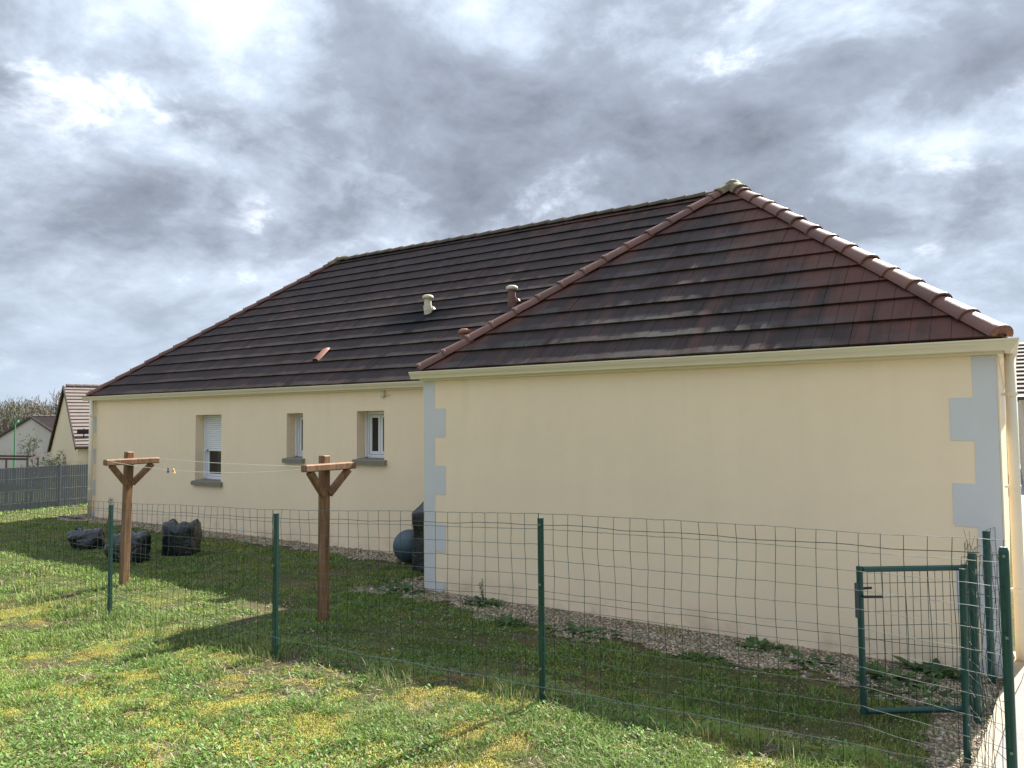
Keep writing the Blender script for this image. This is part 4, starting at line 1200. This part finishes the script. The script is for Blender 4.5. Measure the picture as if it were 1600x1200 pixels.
def moss(n, x0, x1, y0, y1, dens_dist):
    x = rng.uniform(x0, x1, n); y = rng.uniform(y0, y1, n); d = np.hypot(x - CAM.x, y - CAM.y)
    mm_ = moss_mask(x, y)
    k = on_lawn(x, y) & visible(x, y) & (rng.random(n) < np.clip((dens_dist / d) ** 2, 0, 1) * mm_)
    x, y, d = x[k], y[k], d[k]; n = len(x)
    s = np.maximum(rng.uniform(.0035, .007, n), .40 * d / 747); z = gz(x, y) + .012 * fbm(x, y, 14, 71) * 2 - .004
    ang = rng.uniform(0, 6.283, n); v = []
    for k3 in range(3):
        an = ang + k3 * 2.094; v.append(np.stack([x + np.cos(an) * s * .8, y + np.sin(an) * s * .8, z], 1))
    v.append(np.stack([x + rng.normal(0, .3, n) * s, y + rng.normal(0, .3, n) * s, z + s * rng.uniform(.8, 1.7, n)], 1))
    v = np.stack(v, 1).reshape(-1, 3)
    f = np.array([[0, 1, 3], [1, 2, 3], [2, 0, 3]])[None] + (np.arange(n) * 4)[:, None, None]
    t = fbm(x, y, 2.3, 77)[:, None]; o_ = sstep(fbm(x, y, 1.6, 83), .5, .62)[:, None]
    c = np.array([.30, .31, .045]) * (1 - t) + np.array([.50, .46, .080]) * t
    c = c * (1 - o_ * .6) + np.array([.40, .30, .075]) * o_ * .6
    return v, f.reshape(-1, 3), np.repeat(c * rng.uniform(.6, 1.2, (n, 1)), 4, 0)
def stuff_mesh(name, sets, label, cat):
    vs, fs, cs, b = [], [], [], 0
    for v, f, c in sets: vs.append(v); fs.append(f + b); cs.append(c); b += len(v)
    o = obj(name, numpy_mesh(name, np.concatenate(vs), np.concatenate(fs), np.clip(np.concatenate(cs), 0, 1), 'blade'), None)
    return tag(o, label, cat, kind='stuff')
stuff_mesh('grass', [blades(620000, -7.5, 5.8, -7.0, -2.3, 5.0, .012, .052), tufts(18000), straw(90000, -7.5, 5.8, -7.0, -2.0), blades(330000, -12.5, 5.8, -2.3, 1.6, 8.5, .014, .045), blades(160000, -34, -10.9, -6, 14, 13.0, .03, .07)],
           'short patchy lawn grass in front of and beside the house', 'grass')
stuff_mesh('lawn_weeds', [rosettes(240000, -7.5, 5.8, -7.0, -2.3, 5.0), rosettes(40000, -8, 5.8, -2.3, .6, 7.0)], 'low clover and daisy leaves scattered through the lawn', 'weeds')
stuff_mesh('moss', [moss(900000, -8, 5.8, -7.0, -1.6, 5.0), moss(160000, -12, 2, -1.6, 1.4, 8.0)], 'yellow-green moss patches in the thin lawn', 'moss')

# tufts and weeds rooted in the gravel
def weed(name, x, y, n, ln, stems, label, spread=1.0, seed=0):
    r_ = random.Random(seed); V_, F_, C_ = [], [], []
    z0 = gzf(x, y)
    t = thing(name, label, 'weed', (x, y, z0), 'weeds in the gravel strip')
    def leaf(base, dr, l, wd, droop, col):
        dr = dr.normalized(); sd = dr.cross(Vector((0, 0, 1)))
        if sd.length < .01: sd = Vector((1, 0, 0))
        sd.normalize(); b = len(V_); prev = []
        for i, (tt, ww) in enumerate(((0, .25), (.35, 1), (.7, .8), (1, .05))):
            q = base + dr * l * tt - Vector((0, 0, droop * l * tt * tt))
            V_.append(tuple(q - sd * wd * ww)); V_.append(tuple(q + sd * wd * ww)); C_.extend([col, col])
        for i in range(3): F_.append((b + 2 * i, b + 2 * i + 1, b + 2 * i + 3, b + 2 * i + 2))
    for i in range(int(n * 1.7)):
        a = r_.uniform(0, 6.283); e = r_.uniform(.1, 1.0); l = ln * r_.uniform(.5, 1.5)
        g = r_.uniform(.55, 1.5); col = (.060 * g, .125 * g, .034 * g)
        rad = spread * r_.uniform(0, .20)
        leaf(Vector((math.cos(a) * rad, math.sin(a) * rad * .6, .005)), Vector((math.cos(a), math.sin(a), e)), l, l * r_.uniform(.12, .22), r_.uniform(.2, .7), col)
    if V_:
        me = bpy.data.meshes.new('foliage'); me.from_pydata(V_, [], F_); me.update()
        ca = me.color_attributes.new('col', 'FLOAT_COLOR', 'POINT')
        for i, c in enumerate(C_): ca.data[i].color = (*c, 1)
        me.materials.append(MATS['leafy']); obj('foliage', me, None, t, local=True)
    for s in range(stems):
        V_.clear(); F_.clear(); C_.clear()
        a = r_.uniform(0, 6.283); lx, ly = math.cos(a) * .05, math.sin(a) * .05; hh = r_.uniform(.22, .32)
        pts = [Vector((lx * k, ly * k, hh * k)) for k in np.linspace(0, 1.0, 6)]
        for k in range(14):
            f = .2 + .8 * k / 14; q = Vector((lx * f, ly * f, hh * f)); aa = k * 2.4
            leaf(q, Vector((math.cos(aa), math.sin(aa), .6)), .035 * r_.uniform(.7, 1.2), .009, .3, (.06, .11, .035))
        st = obj('stem', MB().tube(pts, .003, 5), 'wild_leaf', t, local=True)
        me = bpy.data.meshes.new('stem_leaves'); me.from_pydata(V_, [], F_); me.update()
        ca = me.color_attributes.new('col', 'FLOAT_COLOR', 'POINT')
        for i, c in enumerate(C_): ca.data[i].color = (*c, 1)
        me.materials.append(MATS['leafy']); obj('stem_leaves', me, None, st, local=True)
weed('leafy_weed', 1.02, -.20, 70, .10, 3, 'weed with upright leafy stems at the foot of the wall', 1.0, 1)
weed('leafy_weed', 1.66, -.70, 60, .085, 0, 'low green weed in the gravel just left of the middle fence post', 1.0, 2)
weed('leafy_weed', 2.46, -.62, 90, .10, 0, 'wide low weed in the gravel just right of the middle fence post', 1.6, 3)
weed('leafy_weed', 3.98, -.20, 60, .10, 0, 'single leafy weed tight against the wall midway to the gate', .8, 4)
weed('leafy_weed', 3.72, -.74, 40, .06, 0, 'sparse small weed in the gravel farthest from the wall', 1.0, 5)
weed('leafy_weed', 4.46, -.38, 60, .09, 0, 'dark low weed in the gravel left of the gate latch', 1.1, 6)
weed('leafy_weed', 5.04, -.44, 60, .12, 0, 'bushy weed seen through the left half of the open gate', 1.3, 8)
weed('leafy_weed', 5.36, -.13, 80, .15, 0, 'tall broad-leaved weed at the wall behind the gate', .8, 9)
weed('leafy_weed', 5.28, -.72, 60, .09, 0, 'spreading weed in the gravel behind the bottom rail of the gate', 1.8, 10)
weed('leafy_weed', -.22, -.16, 130, .10, 0, 'dark grassy weed patch by the grey corner of the wing', 1.7, 11)

# ------------------------------------------------------------------ beyond the garden
def ray(x, y): return (FWD + RGT * ((x - 800) / F_PX) + UP2 * ((600 - y) / F_PX))
def far(x, y, D): return CAM + ray(x, y) * D

# dark slatted panel fence
pf = thing('panel_fence', 'grey slatted panel fence on dark posts across the far lawn', 'fence', (-27, 8, -1.1))
FP = [(-26.2, -4.2), (-26.5, 1.1), (-26.8, 6.0), (-26.95, 8.55), (-27.1, 11.1), (-27.25, 13.6), (-27.4, 16.1)]
for x, y in FP:
    z = gzf(x, y); obj('post', MB().bevbox((x - .035, y - .035, z - .3), (x + .035, y + .035, z + 2.04), .006), 'anthracite', pf)
for (xa, ya), (xb, yb_) in zip(FP, FP[1:]):
    mb = MB(); fr = MB(); n = int(math.hypot(xb - xa, yb_ - ya) / .046); za, zb2 = gzf(xa, ya), gzf(xb, yb_)
    for i in range(n):
        t = (i + .5) / n; x = xa + (xb - xa) * t; y = ya + (yb_ - ya) * t; z = za + (zb2 - za) * t
        if abs(y - ya) < .05 or abs(y - yb_) < .05: continue
        k = (i % 2) * .016
        mb.add([(x + k, y - .021, z + .04), (x + k + .006, y + .021, z + .04), (x + k + .006, y + .021, z + 1.96), (x + k, y - .021, z + 1.96)], [(0, 1, 2, 3)])
    obj('slats', mb, 'slat_grey', pf, kind='stuff')
    for h in (.06, .54, 1.02, 1.5, 1.95): fr.tube([(xa + .02, ya, za + h), (xb + .02, yb_, zb2 + h)], .003, 4)
    obj('rail_wire', fr, 'slat_grey', pf)

def gable_house(name, label, Lp, Ap, Rp, depth, sgn, zg, wallm, roofm, win=False):
    Lp, Ap, Rp = Vector(Lp), Vector(Ap), Vector(Rp)
    g = (Rp - Lp); g.z = 0; g.normalize(); rd = Vector((-g.y, g.x, 0))
    if rd.dot(FWD) < 0: rd = -rd
    t = thing(name, label, 'house', (Ap.x, Ap.y, zg))
    B = rd * depth
    mb = MB(); Lg = Vector((Lp.x, Lp.y, zg)); Rg = Vector((Rp.x, Rp.y, zg))
    mb.add([Lg, Rg, Rp, Ap, Lp], [(0, 1, 2, 3, 4)]); mb.add([Lg + B, Rg + B, Rp + B, Ap + B, Lp + B], [(4, 3, 2, 1, 0)])
    mb.add([Lg, Lp, Lp + B, Lg + B], [(0, 1, 2, 3)]); mb.add([Rg, Rp, Rp + B, Rg + B], [(3, 2, 1, 0)])
    obj('wall', mb, wallm, t)
    for E, nm in ((Lp, 'roof'), (Rp, 'roof')):
        sl_ = (E - Ap); ln = sl_.length; sd = sl_.normalized(); nn = rd.cross(sd)
        if nn.z < 0: nn = -nn
        rm = MB(); k = int(ln / .30) + 1; step = (ln + .15) / k
        f0 = -rd * .12; f1 = B + rd * .12
        for i in range(k):
            a = Ap + sd * (i * step) + nn * .035; b = Ap + sd * ((i + 1) * step) + nn * .085
            rm.add([a + f0, a + f1, b + f1, b + f0, b + f0 - nn * .07, b + f1 - nn * .07], [(0, 1, 2, 3), (3, 2, 5, 4)])
        r_ = obj(nm, rm, roofm, t)
        obj('verge', MB().beam(Ap + f0 * 1.05 + nn * .03, E + sd * .15 + f0 * 1.05 + nn * .03, .05, .17, nn), 'brown_metal', t)
    rm = MB()
    for i in range(int(depth / .42)):
        a = Ap + rd * (.42 * i) + Vector((0, 0, .09)); rm.tube([a, a + rd * .38], [.11, .09], 7)
    obj('ridge_tiles', rm, roofm, t, kind='stuff')
    return t, g, rd, B
h1, g, rd, B = gable_house('steep_roof_house', 'cream gabled house with steep brown tiled roof behind the panel fence', far(79, 704, 44.5), far(103, 605, 41), far(122, 699, 37.5), 10, 1, -2.6, 'far_cream', 'far_tile')
Rp = far(122, 699, 37.5)
mb = MB().tube([Rp + g * .2 - rd * .1, Rp + g * .2 + rd * 10], .07, 8); mb.tube([Rp + g * .2 + rd * .55, Rp + g * .1 + rd * .55 + Vector((0, 0, -.3)), Rp + g * .1 + rd * .55 + Vector((0, 0, -3.2))], .05, 8)
obj('gutter', mb, 'brown_metal', h1)
q = far(131, 674, 38.2)
mb = MB().beam(q - rd * .3, q + rd * .5, .12, .22); mb.tube([q + Vector((0, 0, -.4)), q + Vector((0, 0, .15))], .03, 6)
obj('antenna', mb, 'black_plastic', h1)
h2, g2, rd2, B2 = gable_house('low_gable_house', 'greige gabled house with low dark roof at the far left', far(-42, 708, 60), far(50, 652, 55.5), far(92, 680, 51.5), 11, -1, -2.8, 'far_greige', 'far_dark_tile')
q = far(8, 660, 57.5); obj('chimney', MB().box((q.x - .12, q.y - .12, q.z - .6), (q.x + .12, q.y + .12, q.z + .25)), 'brown_metal', h2)

# green lamp post
b0 = far(22, 735, 36); x, y = b0.x, b0.y; zg = gzf(x, y); zt = far(22, 658, 36).z
lp = thing('street_lamp', 'slim bright green lamp post with short flat head behind the panel fence', 'street lamp', (x, y, zg))
obj('pole', MB().tube([(x, y, zg - .2), (x, y, zg + .8), (x, y, zt)], [.05, .038, .032], 8), 'far_lamp_green', lp)
hd = Vector((RGT.x, RGT.y, 0)).normalized()
obj('lamp_head', MB().beam(Vector((x, y, zt)) - hd * .16, Vector((x, y, zt)) + hd * .16, .14, .09), 'far_lamp_green', lp)

# pergola
pg = thing('pergola', 'dark metal pergola frame just behind the panel fence', 'pergola', tuple(far(20, 730, 33)))
z1 = far(20, 716, 33).z
c0 = far(43, 716, 32); c1_ = far(-60, 716, 33.5); c0.z = c1_.z = z1
bk = fw * 2.6 - rt * 1.2
for a, b in ((c0, c1_), (c0 + bk, c1_ + bk), (c0, c0 + bk)):
    obj('beam', MB().beam(a, b, .06, .09), 'brown_metal', pg)
for q in (c0, far(10, 716, 32.6), c0 + bk):
    obj('post', MB().beam((q.x, q.y, -2.6), (q.x, q.y, z1 + (.0 if q is not c0 else .10)), .06, .06, (1, 0, 0)), 'brown_metal', pg)

# trees
def tree(name, label, base, h, seed, levels, spread, trunk_r, twig_r, leafm=None, leafn=0, leafcol=None, cat='tree', group=None):
    r_ = random.Random(seed); t = thing(name, label, cat, base, group); tr = MB(); cr = MB(); tips = []
    def grow(p, d, ln, rad, lev):
        n = 4; pts = [p]; q = p.copy(); dd = d.copy()
        for i in range(n):
            dd = (dd + Vector((r_.gauss(0, .10), r_.gauss(0, .10), r_.gauss(.03, .06)))).normalized(); q = q + dd * ln / n; pts.append(q.copy())
        (tr if lev == 0 else cr).tube(pts, [max(rad * (1 - .45 * i / n), twig_r) for i in range(n + 1)], 6 if lev == 0 else (4 if lev < 3 else 3), False)
        if lev >= levels: tips.append(pts[-1]); return
        for k in range(r_.randint(3, 5) if lev < levels - 1 else 4):
            f = r_.uniform(.45, 1.0) if k else 1.0; pp = pts[min(n, int(f * n))]
            a = r_.uniform(0, 6.283); s = spread * r_.uniform(.5, 1.2)
            perp = dd.orthogonal().normalized(); perp.rotate(Matrix.Rotation(a, 3, dd))
            grow(pp, (dd + perp * s).normalized(), ln * r_.uniform(.55, .78), rad * .52, lev + 1)
    grow(Vector((0, 0, -.1)), Vector((0, 0, 1)), h * .42, trunk_r, 0)
    obj('trunk', tr, 'bark', t, local=True); obj('crown', cr, 'twig', t, local=True)
    if leafn:
        n = leafn; ti = np.array([v[:] for v in tips]); P_ = ti[rng.integers(0, len(ti), n)] + rng.normal(0, .16, (n, 3)); a = rng.uniform(0, 6.28, (n, 3))
        s = rng.uniform(.04, .09, n)[:, None]
        d1 = np.stack([np.cos(a[:, 0]), np.sin(a[:, 0]), np.cos(a[:, 1])], 1) * s; d2 = np.stack([-np.sin(a[:, 0]), np.cos(a[:, 0]), np.sin(a[:, 2])], 1) * s * .6
        v = np.stack([P_ - d1, P_ + d2, P_ + d1, P_ - d2], 1).reshape(-1, 3); f = np.arange(4 * n).reshape(-1, 4)
        c = np.array(leafcol) * rng.uniform(.6, 1.3, (n, 1)); obj('leaves', numpy_mesh('leaves', v, f, np.repeat(c, 4, 0), 'leafy', 4), None, t, local=True)
    return t
def at_far(px, D):
    q = far(px, 700, D); return (q.x, q.y, gzf(q.x, q.y))
tree('sapling', 'small sapling with pale new leaves in front of the far left house', at_far(47, 40), 4.3, 3, 3, .5, .04, .008, leafn=700, leafcol=(.30, .34, .20))
tree('bare_tree', 'tall bare tree rising behind the steep roofed house', at_far(101, 66), 8.0, 5, 5, .62, .20, .018)
tree('bare_tree', 'lower bare tree left of the steep roof, budding faintly', at_far(76, 74), 6.2, 9, 5, .7, .16, .018, leafn=900, leafcol=(.22, .21, .10))
# scrubby woodland
def scrub(n, x0, x1, D0, D1, zt, seed):
    r_ = np.random.default_rng(seed); px = r_.uniform(x0, x1, n); D = r_.uniform(D0, D1, n)
    prof = zt(px); u = r_.random(n) ** .8
    rays = np.array([tuple(ray(a, 700)) for a in px]); b = np.array(CAM)[None] + rays * D[:, None]
    z = -2.5 + (prof + 2.5) * u
    P_ = np.stack([b[:, 0], b[:, 1], z], 1) + r_.normal(0, .4, (n, 3)); a = r_.uniform(0, 6.28, n)
    d1 = np.stack([np.cos(a) * .35, np.sin(a) * .35, r_.uniform(.2, 1.0, n)], 1) * r_.uniform(.3, .9, (n, 1)); d2 = np.stack([-np.sin(a), np.cos(a), r_.normal(0, .5, n)], 1) * r_.uniform(.02, .06, (n, 1))
    v = np.stack([P_ - d2, P_ + d2, P_ + d1], 1).reshape(-1, 3); f = np.arange(3 * n).reshape(-1, 3)
    cc = np.array([(.095, .088, .066), (.115, .108, .066), (.078, .077, .056), (.13, .122, .070)])[r_.integers(0, 4, n)] * r_.uniform(.7, 1.2, (n, 1))
    return v, f, np.repeat(cc, 3, 0)
zt_f = lambda px: 3.3 + 1.3 * fbm(px, px * 0, .035, 91) * 2 - 1.0 + .6 * fbm(px, px * 0 + 3, .15, 95)
stuff_mesh('scrub_woodland', [scrub(110000, -420, 240, 84, 104, zt_f, 4)], 'brown and olive scrub woodland along the skyline at far left', 'woodland')

# neighbour seen past the right-hand corner
nb = thing('neighbour_house', 'pale house with white framed window past the right corner', 'house', (9.5, 19, 0))
mb = wall_front(19.0, 6.20, 16.0, -.3, 2.55, [(6.35, 7.7, .85, 1.95)], .2); mb.add([(6.20, 19, -.3), (6.20, 27, -.3), (6.20, 27, 2.55), (6.20, 19, 2.55)], [(0, 3, 2, 1)])
mb.add([(16, 19, -.3), (16, 27, -.3), (16, 27, 2.55), (16, 19, 2.55)], [(0, 1, 2, 3)])
obj('wall', mb, 'far_greige', nb)
rm = MB()
for i in range(14):
    a, b = i * .34, (i + 1) * .34; rm.add([(6.12, 18.7 + b * .85, 2.55 + b * .40), (16.3, 18.7 + b * .85, 2.55 + b * .40), (16.3, 18.7 + a * .85, 2.55 + a * .40 + .05), (6.12, 18.7 + a * .85, 2.55 + a * .40 + .05), (16.3, 18.7 + a * .85, 2.55 + a * .40 - .02), (6.12, 18.7 + a * .85, 2.55 + a * .40 - .02)], [(3, 2, 1, 0), (5, 4, 2, 3)])
rm.add([(6.12, 22.75, 4.45), (16.3, 22.75, 4.45), (16.3, 27.3, 2.55), (6.12, 27.3, 2.55)], [(0, 1, 2, 3)])
obj('roof', rm, 'far_dark_tile', nb)
fr = MB()
for a, b, c, d in ((6.35, 6.43, .85, 1.95), (7.62, 7.7, .85, 1.95), (6.43, 7.62, 1.87, 1.95), (6.43, 7.62, .85, .93), (6.99, 7.06, .93, 1.87), (6.43, 6.99, 1.38, 1.44), (7.06, 7.62, 1.38, 1.44)): fr.box((a, 19.1, c), (b, 19.15, d))
wn = obj('window', fr, 'white_pvc', nb); obj('pane', MB().box((6.36, 19.12, .86), (7.69, 19.13, 1.94)), 'window_glass', wn)
obj('gutter', MB().tube([(6.12, 18.62, 2.54), (16.3, 18.62, 2.54)], .06, 8), 'anthracite', nb)
